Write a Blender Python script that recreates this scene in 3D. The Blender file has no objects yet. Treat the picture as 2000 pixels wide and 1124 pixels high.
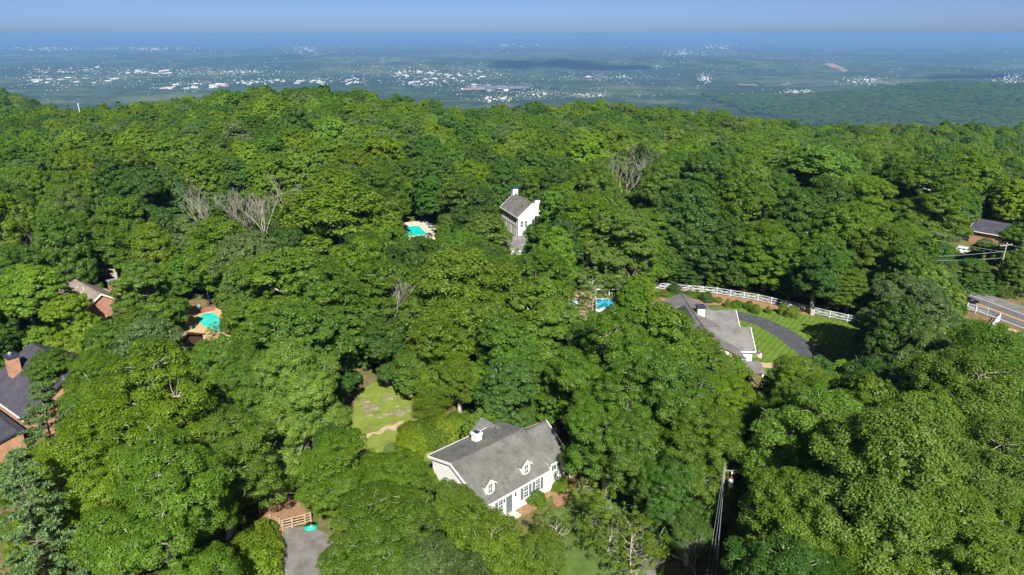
import bpy, bmesh, math, random
import numpy as np
from mathutils import Vector, Matrix

# ------------------------------------------------------------------ camera, sky, sun, exposure
SC = bpy.context.scene
COL = SC.collection
F = 1428.0            # focal length in pixels of a 2000 px wide picture
CZ = 50.0             # drone height above the plateau
PITCH = math.radians(19.2)
cam = bpy.data.cameras.new('camera'); camo = bpy.data.objects.new('camera', cam); COL.objects.link(camo)
cam.sensor_width = 36.0; cam.lens = 36.0 * F / 2000.0
cam.clip_start = 0.5; cam.clip_end = 250000.0
camo.location = (0, 0, CZ); camo.rotation_euler = (math.radians(90) - PITCH, 0, 0)
SC.camera = camo

SUN_EL, SUN_AZ = math.radians(40), math.radians(10)     # azimuth: degrees to the right of straight behind the camera
sv = Vector((math.sin(SUN_AZ) * math.cos(SUN_EL), -math.cos(SUN_AZ) * math.cos(SUN_EL), math.sin(SUN_EL)))
W = bpy.data.worlds.new('World'); SC.world = W; W.use_nodes = True
nt = W.node_tree; nt.nodes.clear()
sky = nt.nodes.new('ShaderNodeTexSky'); sky.sky_type = 'NISHITA'; sky.sun_disc = False
sky.sun_elevation = SUN_EL; sky.sun_rotation = math.pi - SUN_AZ
sky.altitude = 2000; sky.air_density = 0.3; sky.dust_density = 4.0; sky.ozone_density = 3.5
bgn = nt.nodes.new('ShaderNodeBackground'); bgn.inputs[1].default_value = 0.051
won = nt.nodes.new('ShaderNodeOutputWorld')
nt.links.new(sky.outputs[0], bgn.inputs[0]); nt.links.new(bgn.outputs[0], won.inputs[0])
sl = bpy.data.lights.new('sun', 'SUN'); sl.energy = 4.3; sl.angle = math.radians(0.53); sl.color = (1.0, 0.95, 0.85)
slo = bpy.data.objects.new('sun', sl); COL.objects.link(slo); slo.location = (0, 0, 120)
slo.rotation_euler = sv.to_track_quat('Z', 'Y').to_euler()
SC.view_settings.view_transform = 'Standard'; SC.view_settings.look = 'None'
SC.view_settings.exposure = 1.42; SC.view_settings.gamma = 1.0
SC.render.engine = 'CYCLES'
cy = SC.cycles
cy.max_bounces = 7; cy.diffuse_bounces = 4; cy.glossy_bounces = 2; cy.transmission_bounces = 4; cy.transparent_max_bounces = 6
cy.volume_bounces = 0; cy.caustics_reflective = False; cy.caustics_refractive = False
cy.use_denoising = True
try:
    cy.denoiser = 'OPENIMAGEDENOISE'; cy.denoising_prefilter = 'ACCURATE'
except Exception: pass
cy.sample_clamp_indirect = 4.0

# ------------------------------------------------------------------ picking points (pixels of the 2000 x 1124 frame -> the plateau)
def ray(px, py):
    u = (px - 1000) / F; v = (562 - py) / F
    return (u, math.cos(PITCH) + v * math.sin(PITCH), -math.sin(PITCH) + v * math.cos(PITCH))
def at(px, py, z=0.0):
    d = ray(px, py); s = (z - CZ) / d[2]
    return Vector((d[0] * s, d[1] * s, z))
def at_y(px, py, y):
    d = ray(px, py); s = y / d[1]
    return Vector((d[0] * s, y, CZ + d[2] * s))
def proj(x, y, z):
    z = z - CZ; c, s = math.cos(PITCH), math.sin(PITCH)
    dep = y * c - z * s; up = y * s + z * c
    return 1000 + F * x / dep, 562 - F * up / dep, dep

# ------------------------------------------------------------------ noise on arrays
_rs = np.random.RandomState(7); _tab = _rs.rand(512, 512)
def vnoise(x, y):
    xi = np.floor(x).astype(np.int64); yi = np.floor(y).astype(np.int64)
    fx = x - xi; fy = y - yi; fx = fx * fx * (3 - 2 * fx); fy = fy * fy * (3 - 2 * fy)
    a = _tab[xi % 512, yi % 512]; b = _tab[(xi + 1) % 512, yi % 512]; c = _tab[xi % 512, (yi + 1) % 512]; d = _tab[(xi + 1) % 512, (yi + 1) % 512]
    return (a * (1 - fx) + b * fx) * (1 - fy) + (c * (1 - fx) + d * fx) * fy
def fbm(x, y, o=4):
    r = 0; a = 0.5; t = 0
    for i in range(o):
        r = r + a * vnoise(x + 17.3 * i, y - 9.1 * i); t += a; x = x * 2.03; y = y * 2.03; a *= 0.5
    return r / t
def sstep(a, b, x):
    t = np.clip((x - a) / (b - a), 0, 1); return t * t * (3 - 2 * t)

# ------------------------------------------------------------------ the lie of the land
_cx = [-400, 0, 150, 330, 440, 560, 700, 850, 950, 1100, 1250, 1400, 1600, 1750, 2000, 2400]
_cy = [210, 209, 207, 194, 174, 160, 168, 191, 206, 196, 199, 213, 239, 238, 243, 246]
_cd = [470, 470, 470, 465, 455, 450, 450, 465, 475, 480, 490, 510, 560, 580, 600, 620]
_tt, _tg, _td = [], [], []
for a, b, D in zip(_cx, _cy, _cd):
    d = ray(a, b); _tt.append(d[0] / d[1]); _td.append(D); _tg.append(CZ + D * d[2] / d[1] - 22.0)
def valley(x, y):
    r = np.sqrt(x * x + y * y)
    z = -372 + 46 * (fbm(x / 2300 + 3.1, y / 1300 + 8.2, 5) - 0.5) * sstep(1500, 5000, r)
    z = z + 150 * np.clip(fbm(x / 5200 + 1.7, y / 2600 + 4.4, 4) - 0.52, 0, 1) * sstep(6500, 10000, r)
    z = z + 105 * np.exp(-((y - 10300 - 0.10 * (x - 1500)) / 700) ** 2) * np.exp(-((x - 1700) / 2900) ** 2)
    z = z + 70 * np.exp(-((y - 12200 + 0.05 * x) / 800) ** 2) * np.exp(-((x + 3300) / 2600) ** 2)
    z = z + 55 * (fbm(x / 620 + 2, y / 420 + 5, 3) - 0.5) * sstep(2500, 5000, r)
    z = np.minimum(z + 1150 * np.clip(fbm(x / 21000 + 9, y / 12000 + 2.5, 4) - 0.45, 0, 1) * sstep(30000, 65000, r), 30.0)
    # wooded hill on the right, wooded spur on the left
    z = z + 112 * np.exp(-((x - 2720 - 0.1 * (y - 4300)) / 900) ** 2) * np.exp(-((y - 4350) / 800) ** 2) * (0.82 + 0.36 * fbm(x / 420, y / 420, 3))
    z = z + 346 * np.exp(-((x + 700) / 400) ** 2) * np.exp(-((y - 930) / 170) ** 2)
    return z
def ground(x, y):
    x = np.asarray(x, float); y = np.asarray(y, float)
    t = x / np.maximum(y, 60.0)
    D = np.interp(t, _tt, _td); G = np.interp(t, _tt, _tg)
    s = np.clip((y - 185) / (D - 185), 0, 1)
    z = G * (1 - (1 - s) ** 2) + (fbm(x / 60, y / 60, 3) - 0.5) * 5.0 * sstep(200, 320, y)
    over = np.maximum(0, y - D)
    side = np.maximum(0, np.abs(x) - 700)
    z = z - 0.55 * over * sstep(0, 90, over) - 0.4 * side
    back = np.maximum(0, -y - 400); z = z - 0.4 * back
    return np.maximum(z, valley(x, y))

# ------------------------------------------------------------------ materials
MATS = {}
def newmat(name):
    m = bpy.data.materials.new(name); m.use_nodes = True; MATS[name] = m
    n = m.node_tree.nodes; b = n['Principled BSDF']
    return m, m.node_tree, n, b
def L(t, a, b): t.links.new(a, b)
def noise_node(t, scale, detail=4, rough=0.6, coord='Object', vec=None):
    n = t.nodes.new('ShaderNodeTexNoise'); n.inputs['Scale'].default_value = scale; n.inputs['Detail'].default_value = detail
    n.inputs['Roughness'].default_value = rough
    if vec is None:
        c = t.nodes.new('ShaderNodeTexCoord'); vec = c.outputs[coord]
    t.links.new(vec, n.inputs['Vector'])
    return n
def ramp(t, fac, stops):
    r = t.nodes.new('ShaderNodeValToRGB'); e = r.color_ramp.elements
    while len(e) < len(stops): e.new(0.5)
    for i, (p, c) in enumerate(stops):
        e[i].position = p; e[i].color = (*c, 1)
    t.links.new(fac, r.inputs[0]); return r
def mixc(t, fac, a, b, mode='MIX'):
    m = t.nodes.new('ShaderNodeMix'); m.data_type = 'RGBA'; m.blend_type = mode
    for s, v in ((m.inputs[0], fac), (m.inputs[6], a), (m.inputs[7], b)):
        if isinstance(v, (int, float)): s.default_value = v
        elif isinstance(v, tuple): s.default_value = (*v, 1)
        else: t.links.new(v, s)
    return m.outputs[2]
def math_node(t, op, a, b=None):
    m = t.nodes.new('ShaderNodeMath'); m.operation = op
    for i, v in enumerate((a, b)):
        if v is None: continue
        if isinstance(v, (int, float)): m.inputs[i].default_value = v
        else: t.links.new(v, m.inputs[i])
    return m.outputs[0]
def bump(t, b, h, strength=0.3, dist=0.02):
    n = t.nodes.new('ShaderNodeBump'); n.inputs['Strength'].default_value = strength; n.inputs['Distance'].default_value = dist
    t.links.new(h, n.inputs['Height']); t.links.new(n.outputs[0], b.inputs['Normal'])
def plain(name, col, rough=0.7, var=0.15, scale=3.0, spec=0.3, metal=0.0, bstr=0.0):
    m, t, n, b = newmat(name)
    nn = noise_node(t, scale, 5)
    lo = tuple(c * (1 - var) for c in col); hi = tuple(min(1, c * (1 + var)) for c in col)
    r = ramp(t, nn.outputs[0], [(0.3, lo), (0.7, hi)])
    L(t, r.outputs[0], b.inputs['Base Color']); b.inputs['Roughness'].default_value = rough
    b.inputs['Specular IOR Level'].default_value = spec; b.inputs['Metallic'].default_value = metal
    if bstr: bump(t, b, nn.outputs[0], bstr)
    return m
def shingle(name, col, var=0.30):
    m, t, n, b = newmat(name)
    c = t.nodes.new('ShaderNodeTexCoord')
    n1 = noise_node(t, 9.0, 3, 0.8, vec=c.outputs['Object']); n2 = noise_node(t, 0.55, 4, 0.65, vec=c.outputs['Object'])
    sep = t.nodes.new('ShaderNodeSeparateXYZ'); L(t, c.outputs['Object'], sep.inputs[0])
    br = t.nodes.new('ShaderNodeTexBrick'); br.inputs['Scale'].default_value = 1.0
    br.inputs['Brick Width'].default_value = 0.33; br.inputs['Row Height'].default_value = 0.12; br.inputs['Mortar Size'].default_value = 0.012
    br.inputs['Color1'].default_value = (0.88, 0.88, 0.88, 1); br.inputs['Color2'].default_value = (1.1, 1.1, 1.1, 1); br.inputs['Mortar'].default_value = (0.72, 0.72, 0.72, 1)
    cb = t.nodes.new('ShaderNodeCombineXYZ'); 
    xy = math_node(t, 'ADD', sep.outputs[0], math_node(t, 'MULTIPLY', sep.outputs[1], 0.13)); L(t, xy, cb.inputs[0])
    L(t, math_node(t, 'MULTIPLY', sep.outputs[1], 1.15), cb.inputs[1]); L(t, cb.outputs[0], br.inputs['Vector'])
    r = ramp(t, n2.outputs[0], [(0.3, tuple(x * (1 - var) for x in col)), (0.7, tuple(x * (1 + var) for x in col))])
    k = mixc(t, 1.0, r.outputs[0], br.outputs['Color'], 'MULTIPLY')
    r1 = ramp(t, n1.outputs[0], [(0.25, (0.7, 0.7, 0.7)), (0.75, (1.25, 1.25, 1.25))])
    k = mixc(t, 1.0, k, r1.outputs[0], 'MULTIPLY')
    L(t, k, b.inputs['Base Color']); b.inputs['Roughness'].default_value = 0.9; b.inputs['Specular IOR Level'].default_value = 0.2
    bump(t, b, n1.outputs[0], 0.4, 0.02)
    return m
def brickmat(name, c1, c2, mortar):
    m, t, n, b = newmat(name)
    c = t.nodes.new('ShaderNodeTexCoord'); sep = t.nodes.new('ShaderNodeSeparateXYZ'); L(t, c.outputs['Object'], sep.inputs[0])
    cb = t.nodes.new('ShaderNodeCombineXYZ'); L(t, math_node(t, 'ADD', sep.outputs[0], sep.outputs[1]), cb.inputs[0]); L(t, sep.outputs[2], cb.inputs[1])
    br = t.nodes.new('ShaderNodeTexBrick'); br.inputs['Scale'].default_value = 1.0
    br.inputs['Brick Width'].default_value = 0.24; br.inputs['Row Height'].default_value = 0.06; br.inputs['Mortar Size'].default_value = 0.008; br.inputs['Bias'].default_value = -0.1
    br.inputs['Color1'].default_value = (*c1, 1); br.inputs['Color2'].default_value = (*c2, 1); br.inputs['Mortar'].default_value = (*mortar, 1)
    L(t, cb.outputs[0], br.inputs['Vector'])
    n1 = noise_node(t, 1.1, 5, 0.7, vec=c.outputs['Object'])
    r1 = ramp(t, n1.outputs[0], [(0.25, (0.7, 0.66, 0.62)), (0.75, (1.2, 1.2, 1.2))])
    L(t, mixc(t, 1.0, br.outputs['Color'], r1.outputs[0], 'MULTIPLY'), b.inputs['Base Color'])
    b.inputs['Roughness'].default_value = 0.85; bump(t, b, br.outputs['Fac'], -0.4, 0.01)
    return m
M_white = plain('white_paint', (0.60, 0.605, 0.61), 0.55, 0.07, 1.4)
M_shaded_white = plain('shade_toned_white_paint', (0.44, 0.48, 0.54), 0.5, 0.1, 2.0)  # white paint greyed and blued: tree shade put into its colour
M_cream = plain('cream_paint', (0.68, 0.62, 0.46), 0.6, 0.06, 1.4)
M_grey_roof = shingle('grey_shingle', (0.115, 0.115, 0.113))
M_grey_roof_b = shingle('lilac_grey_shingle', (0.135, 0.129, 0.132))
M_dark_roof = shingle('charcoal_shingle', (0.052, 0.050, 0.066))
M_brown_roof = shingle('brown_shingle', (0.20, 0.165, 0.145))
M_slate_roof = shingle('weathered_shingle', (0.13, 0.126, 0.122), 0.32)
M_blk_roof = plain('black_membrane', (0.035, 0.038, 0.05), 0.6, 0.15, 2.0)
M_ridge = plain('ridge_vent_shingle', (0.075, 0.07, 0.068), 0.9, 0.35, 4.0)
M_brick = brickmat('orange_brick', (0.36, 0.15, 0.07), (0.26, 0.105, 0.055), (0.33, 0.27, 0.21))
M_brick_r = brickmat('red_brick', (0.31, 0.105, 0.06), (0.21, 0.08, 0.052), (0.34, 0.27, 0.22))
M_shutter = plain('slate_shutter_paint', (0.10, 0.125, 0.135), 0.5, 0.08, 3.0)
M_black = plain('black_metal', (0.02, 0.022, 0.028), 0.4, 0.2, 4.0)
M_navy = plain('navy_flashing', (0.03, 0.036, 0.06), 0.45, 0.2, 3.0)
M_metal = plain('pale_metal', (0.45, 0.46, 0.48), 0.35, 0.1, 5.0, metal=0.6)
M_glass = plain('window_glass', (0.05, 0.085, 0.075), 0.08, 0.5, 0.8, spec=0.6)
M_wood = plain('weathered_wood', (0.30, 0.22, 0.15), 0.85, 0.35, 4.0, bstr=0.2)
M_polewood = plain('pole_wood', (0.20, 0.15, 0.11), 0.9, 0.3, 3.0, bstr=0.2)
M_dbrown = plain('brown_siding', (0.085, 0.05, 0.035), 0.8, 0.25, 2.0)
M_lantern = plain('bronze_lantern', (0.10, 0.06, 0.035), 0.5, 0.2, 5.0)
M_blue = plain('blue_canvas', (0.03, 0.22, 0.55), 0.7, 0.12, 3.0)
M_tan = plain('tan_paving', (0.42, 0.28, 0.15), 0.85, 0.2, 1.1)
M_pale = plain('pale_concrete', (0.42, 0.38, 0.33), 0.85, 0.12, 1.0)
M_teal = plain('green_plastic', (0.015, 0.42, 0.28), 0.4, 0.06, 2.0)
M_ceramic = plain('glazed_ceramic', (0.35, 0.06, 0.04), 0.3, 0.1, 3.0)
M_grey_can = plain('grey_enamel', (0.38, 0.40, 0.43), 0.4, 0.08, 3.0)
M_cable = plain('cable_sheath', (0.24, 0.27, 0.31), 0.5, 0.1, 1.0)
M_rust = plain('rusty_metal', (0.05, 0.035, 0.03), 0.85, 0.3, 5.0)
M_asphalt_new = plain('fresh_asphalt', (0.052, 0.055, 0.066), 0.85, 0.28, 0.9)
M_asphalt_old = plain('worn_asphalt', (0.135, 0.128, 0.124), 0.9, 0.32, 0.7)
M_road = plain('road_asphalt', (0.095, 0.095, 0.105), 0.85, 0.24, 0.5)
M_line_w = plain('white_road_paint', (0.72, 0.7, 0.66), 0.7, 0.1, 3.0)
M_line_y = plain('yellow_road_paint', (0.72, 0.38, 0.03), 0.7, 0.1, 3.0)
M_mulch = plain('pine_straw', (0.21, 0.125, 0.068), 0.95, 0.35, 2.5, bstr=0.4)
M_stone = plain('field_stone', (0.165, 0.155, 0.085), 0.9, 0.35, 2.0, bstr=0.5)
M_paleside = plain('pale_siding', (0.62, 0.64, 0.68), 0.6, 0.05, 1.0)
M_carwhite = plain('white_car_paint', (0.7, 0.71, 0.7), 0.25, 0.04, 1.0, spec=0.5)
M_tyre = plain('rubber', (0.02, 0.02, 0.02), 0.8, 0.2, 4.0)
M_gravel = plain('sandy_gravel', (0.34, 0.26, 0.17), 0.95, 0.25, 1.6)

def water_mat(name, col):
    m, t, n, b = newmat(name)
    nn = noise_node(t, 0.7, 3); nb = noise_node(t, 3.0, 3)
    r = ramp(t, nn.outputs[0], [(0.3, tuple(c * 0.75 for c in col)), (0.7, tuple(min(1, c * 1.2) for c in col))])
    L(t, r.outputs[0], b.inputs['Base Color']); b.inputs['Roughness'].default_value = 0.08; bump(t, b, nb.outputs[0], 0.15, 0.05)
    return m
M_pool_a = water_mat('turquoise_pool_water', (0.04, 0.46, 0.40))
M_pool_b = water_mat('aqua_pool_water', (0.01, 0.50, 0.42))
M_pool_c = water_mat('blue_pool_water', (0.02, 0.35, 0.55))

def ground_mat():
    m, t, n, b = newmat('forest_floor')
    a = noise_node(t, 0.05, 5, 0.65); c = noise_node(t, 0.9, 6, 0.75); d = noise_node(t, 6.0, 3, 0.7)
    litter = ramp(t, c.outputs[0], [(0.25, (0.07, 0.05, 0.028)), (0.5, (0.15, 0.10, 0.055)), (0.75, (0.27, 0.18, 0.10))])
    grass = ramp(t, c.outputs[0], [(0.3, (0.035, 0.07, 0.012)), (0.7, (0.09, 0.13, 0.028))])
    f = ramp(t, a.outputs[0], [(0.42, (0, 0, 0)), (0.56, (1, 1, 1))])
    k = mixc(t, f.outputs[0], litter.outputs[0], grass.outputs[0])
    L(t, k, b.inputs['Base Color']); b.inputs['Roughness'].default_value = 0.95; b.inputs['Specular IOR Level'].default_value = 0.1
    bump(t, b, d.outputs[0], 0.6, 0.08)
    return m
def valley_mat():
    m, t, n, b = newmat('valley_woodland')
    c = t.nodes.new('ShaderNodeTexCoord')
    big = noise_node(t, 0.00045, 5, 0.6, vec=c.outputs['Object']); mid = noise_node(t, 0.004, 5, 0.7, vec=c.outputs['Object']); fine = noise_node(t, 0.045, 4, 0.75, vec=c.outputs['Object'])
    woods = ramp(t, fine.outputs[0], [(0.3, (0.010, 0.024, 0.008)), (0.52, (0.024, 0.046, 0.015)), (0.75, (0.058, 0.088, 0.03))])
    field = ramp(t, mid.outputs[0], [(0.3, (0.05, 0.085, 0.026)), (0.7, (0.12, 0.135, 0.06))])
    s = math_node(t, 'ADD', math_node(t, 'MULTIPLY', big.outputs[0], 0.5), math_node(t, 'MULTIPLY', mid.outputs[0], 0.5))
    f = ramp(t, s, [(0.47, (0, 0, 0)), (0.58, (0.85, 0.85, 0.85))])
    L(t, mixc(t, f.outputs[0], woods.outputs[0], field.outputs[0]), b.inputs['Base Color'])
    b.inputs['Roughness'].default_value = 1.0; b.inputs['Specular IOR Level'].default_value = 0.0
    bump(t, b, fine.outputs[0], 0.9, 14.0)
    return m
def lawn_mat(name, col, stripe):
    m, t, n, b = newmat(name)
    c = t.nodes.new('ShaderNodeTexCoord'); n1 = noise_node(t, 0.6, 5, 0.7, vec=c.outputs['Object']); n2 = noise_node(t, 9.0, 3, 0.8, vec=c.outputs['Object'])
    r = ramp(t, n1.outputs[0], [(0.25, tuple(x * 0.6 for x in col)), (0.75, tuple(x * 1.3 for x in col))])
    k = r.outputs[0]
    if stripe:
        for ang in (0.6, -0.75):
            mp = t.nodes.new('ShaderNodeMapping'); mp.inputs['Rotation'].default_value = (0, 0, ang); L(t, c.outputs['Object'], mp.inputs[0])
            w = t.nodes.new('ShaderNodeTexWave'); w.inputs['Scale'].default_value = 0.33; w.inputs['Distortion'].default_value = 0.8; L(t, mp.outputs[0], w.inputs[0])
            rr = ramp(t, w.outputs[1], [(0.3, (0.84, 0.86, 0.8)), (0.7, (1.12, 1.1, 1.1))])
            k = mixc(t, 1.0, k, rr.outputs[0], 'MULTIPLY')
    L(t, k, b.inputs['Base Color']); b.inputs['Roughness'].default_value = 0.95; b.inputs['Specular IOR Level'].default_value = 0.15
    bump(t, b, n2.outputs[0], 0.6, 0.05)
    return m
M_floor = ground_mat(); M_valley = valley_mat()
M_lawn = lawn_mat('mown_lawn', (0.085, 0.145, 0.020), True)
M_grass = lawn_mat('rough_grass', (0.145, 0.185, 0.034), False)
M_grassg = lawn_mat('green_grass', (0.07, 0.115, 0.026), False)

def bark_mat(name, lo, hi):
    m, t, n, b = newmat(name)
    nn = noise_node(t, 1.6, 5, 0.7)
    r = ramp(t, nn.outputs[0], [(0.3, lo), (0.7, hi)])
    L(t, r.outputs[0], b.inputs['Base Color']); b.inputs['Roughness'].default_value = 0.9; b.inputs['Specular IOR Level'].default_value = 0.1
    return m
M_bark = bark_mat('grey_bark', (0.17, 0.15, 0.125), (0.40, 0.365, 0.315))
M_pale_bark = bark_mat('bleached_bark', (0.13, 0.12, 0.10), (0.31, 0.29, 0.26))
M_pine_bark = bark_mat('pine_bark', (0.07, 0.055, 0.045), (0.16, 0.125, 0.10))
def leaf_mat(name, source, trans=0.5, spec=0.32, rough=0.45):
    """source: 'object' = the tree's own colour, 'instancer' = colour stored per point of the wood"""
    m, t, n, b = newmat(name)
    if source == 'object':
        o = t.nodes.new('ShaderNodeObjectInfo'); base = o.outputs['Color']
    else:
        o = t.nodes.new('ShaderNodeAttribute'); o.attribute_type = 'INSTANCER'; o.attribute_name = 'tint'; base = o.outputs['Color']
    v = t.nodes.new('ShaderNodeAttribute'); v.attribute_type = 'GEOMETRY'; v.attribute_name = 'v'
    r = ramp(t, v.outputs['Fac'], [(0.0, (0.66, 0.72, 0.64)), (0.6, (1.0, 1.0, 1.0)), (0.93, (1.25, 1.2, 1.05)), (1.0, (1.9, 1.6, 1.6))] if source == 'object' else [(0.0, (0.85, 0.88, 0.85)), (1.0, (1.12, 1.1, 1.1))])  # near leaves at the top value get a pale highlight painted into the colour
    k = mixc(t, 1.0, base, r.outputs[0], 'MULTIPLY')
    L(t, k, b.inputs['Base Color']); b.inputs['Roughness'].default_value = rough; b.inputs['Specular IOR Level'].default_value = spec
    tr = t.nodes.new('ShaderNodeBsdfTranslucent')
    L(t, mixc(t, 1.0, k, (1.12, 1.2, 0.5), 'MULTIPLY'), tr.inputs['Color'])
    mx = t.nodes.new('ShaderNodeMixShader'); mx.inputs[0].default_value = trans
    L(t, b.outputs[0], mx.inputs[1]); L(t, tr.outputs[0], mx.inputs[2]); L(t, mx.outputs[0], n['Material Output'].inputs['Surface'])
    return m
M_leaf = leaf_mat('leaf', 'object'); M_needle = leaf_mat('needle', 'object', 0.12, 0.2, 0.6); M_wood_leaf = leaf_mat('wood_leaf', 'instancer', 0.45, 0.1, 0.7)

# ------------------------------------------------------------------ objects
def obj(name, me, parent=None, mat=None):
    o = bpy.data.objects.new(name, me); COL.objects.link(o)
    if parent is not None: o.parent = parent
    if mat is not None and me is not None and not me.materials: me.materials.append(mat)
    return o
def tag(o, label=None, cat=None, group=None, kind=None):
    if label: o['label'] = label
    if cat: o['category'] = cat
    if group: o['group'] = group
    if kind: o['kind'] = kind
    return o
def thing(name, label, cat, loc=(0, 0, 0), rz=0.0, group=None):
    o = bpy.data.objects.new(name, None); COL.objects.link(o); o.empty_display_size = 0.3
    o.location = loc; o.rotation_euler = (0, 0, rz)
    return tag(o, label, cat, group)
def np_mesh(name, V, Q, attr=None):
    me = bpy.data.meshes.new(name)
    V = np.asarray(V, np.float32); Q = np.asarray(Q, np.int32); k = Q.shape[1]
    me.vertices.add(len(V)); me.vertices.foreach_set('co', V.ravel())
    me.loops.add(Q.size); me.loops.foreach_set('vertex_index', Q.ravel())
    me.polygons.add(len(Q)); me.polygons.foreach_set('loop_start', np.arange(0, Q.size, k, dtype=np.int32))
    me.polygons.foreach_set('loop_total', np.full(len(Q), k, np.int32))
    me.update(calc_edges=True)
    if attr is not None:
        a = me.attributes.new('v', 'FLOAT', 'FACE'); a.data.foreach_set('value', np.asarray(attr, np.float32))
    return me
class MB:
    """collects simple solids, build() links them as one mesh"""
    def __init__(s): s.v = []; s.f = []
    def add(s, vs, fs):
        n = len(s.v); s.v += [tuple(p) for p in vs]; s.f += [tuple(i + n for i in f) for f in fs]; return s
    def box(s, x0, x1, y0, y1, z0, z1):
        return s.add([(x0, y0, z0), (x1, y0, z0), (x1, y1, z0), (x0, y1, z0), (x0, y0, z1), (x1, y0, z1), (x1, y1, z1), (x0, y1, z1)],
                     [(3, 2, 1, 0), (4, 5, 6, 7), (0, 1, 5, 4), (1, 2, 6, 5), (2, 3, 7, 6), (3, 0, 4, 7)])
    def prism(s, prof, a, b, axis='x'):
        """profile of (horizontal, z) pairs pushed along an axis"""
        n = len(prof)
        P = [((a, h, z) if axis == 'x' else (h, a, z)) for h, z in prof] + [((b, h, z) if axis == 'x' else (h, b, z)) for h, z in prof]
        return s.add(P, [tuple(range(n)), tuple(range(2 * n - 1, n - 1, -1))] + [(i, i + n, (i + 1) % n + n, (i + 1) % n) for i in range(n)])
    def tube(s, pts, r, n=6, caps=True):
        pts = [Vector(p) for p in pts]; rs = r if isinstance(r, (list, tuple)) else [r] * len(pts); base = len(s.v)
        for i, p in enumerate(pts):
            d = (pts[min(i + 1, len(pts) - 1)] - pts[max(i - 1, 0)]).normalized()
            u = d.orthogonal().normalized() if i == 0 else (u - d * u.dot(d)).normalized()
            w = d.cross(u)
            for k in range(n):
                a = 2 * math.pi * k / n; s.v.append(tuple(p + (u * math.cos(a) + w * math.sin(a)) * rs[i]))
        for i in range(len(pts) - 1):
            for k in range(n):
                a = base + i * n + k; b = base + i * n + (k + 1) % n; s.f.append((a, b, b + n, a + n))
        if caps: s.f.append(tuple(base + k for k in range(n))[::-1]); s.f.append(tuple(base + (len(pts) - 1) * n + k for k in range(n)))
        return s
    def beam(s, p, q, w, h):
        """straight bar of width w and height h between two points"""
        p, q = Vector(p), Vector(q); d = (q - p).normalized(); sd = d.cross(Vector((0, 0, 1))).normalized() * (w / 2); up = sd.cross(d).normalized() * (h / 2)
        vs = [e + a + b for e in (p, q) for a, b in ((-sd, -up), (sd, -up), (sd, up), (-sd, up))]
        return s.add(vs, [(3, 2, 1, 0), (4, 5, 6, 7), (0, 1, 5, 4), (1, 2, 6, 5), (2, 3, 7, 6), (3, 0, 4, 7)])
    def build(s, name, mat, parent=None, smooth=False):
        me = bpy.data.meshes.new(name); me.from_pydata(s.v, [], s.f)
        bm = bmesh.new(); bm.from_mesh(me); bmesh.ops.recalc_face_normals(bm, faces=bm.faces); bm.to_mesh(me); bm.free()
        if smooth: me.polygons.foreach_set('use_smooth', [True] * len(me.polygons))
        me.materials.append(mat)
        return obj(name, me, parent)
FOOT = []     # world footprints that trees keep off: (polygon, margin)
def patch(name, pts, z, mat, margin=1.0, kind='structure', thick=0.0, parent=None):
    pts = [Vector(p) for p in pts]; n = len(pts)
    FOOT.append(([(p.x, p.y) for p in pts], margin))
    m = MB(); m.add([(p.x, p.y, z) for p in pts], [tuple(range(n))])
    o = m.build(name, mat, parent)
    if o.data.polygons[0].normal.z < 0: o.data.flip_normals()
    if kind and parent is None: o['kind'] = kind
    return o
def smooth_loop(pts, k=6):
    """closed Catmull-Rom through points"""
    out = []; n = len(pts); P = [Vector(p) for p in pts]
    for i in range(n):
        a, b, c, d = P[i - 1], P[i], P[(i + 1) % n], P[(i + 2) % n]
        for j in range(k):
            t = j / k
            out.append(0.5 * ((2 * b) + (c - a) * t + (2 * a - 5 * b + 4 * c - d) * t * t + (3 * b - a - 3 * c + d) * t ** 3))
    return out
def smooth_line(pts, k=6):
    P = [Vector(p) for p in pts]; out = []
    for i in range(len(P) - 1):
        a = P[max(i - 1, 0)]; b = P[i]; c = P[i + 1]; d = P[min(i + 2, len(P) - 1)]
        for j in range(k):
            t = j / k; out.append(0.5 * ((2 * b) + (c - a) * t + (2 * a - 5 * b + 4 * c - d) * t * t + (3 * b - a - 3 * c + d) * t ** 3))
    return out + [P[-1]]
def strip(name, line, w0, w1, z, mat, kind='structure', parent=None, foot=None):
    """band along a line between two side offsets (left is positive)"""
    line = [Vector(p) for p in line]; vs = []; n = len(line)
    for i, p in enumerate(line):
        d = (line[min(i + 1, n - 1)] - line[max(i - 1, 0)]); d.z = 0; d.normalize(); s = Vector((-d.y, d.x, 0))
        a = p + s * w0; b = p + s * w1; vs += [(a.x, a.y, z), (b.x, b.y, z)]
    m = MB(); m.add(vs, [(2 * i, 2 * i + 1, 2 * i + 3, 2 * i + 2) for i in range(n - 1)])
    o = m.build(name, mat, parent)
    if o.data.polygons[0].normal.z < 0: o.data.flip_normals()
    if kind and parent is None: o['kind'] = kind
    if foot is not None:
        FOOT.append(([(vs[2 * i][0], vs[2 * i][1]) for i in range(n)] + [(vs[2 * i + 1][0], vs[2 * i + 1][1]) for i in range(n - 1, -1, -1)], foot))
    return o

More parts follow.
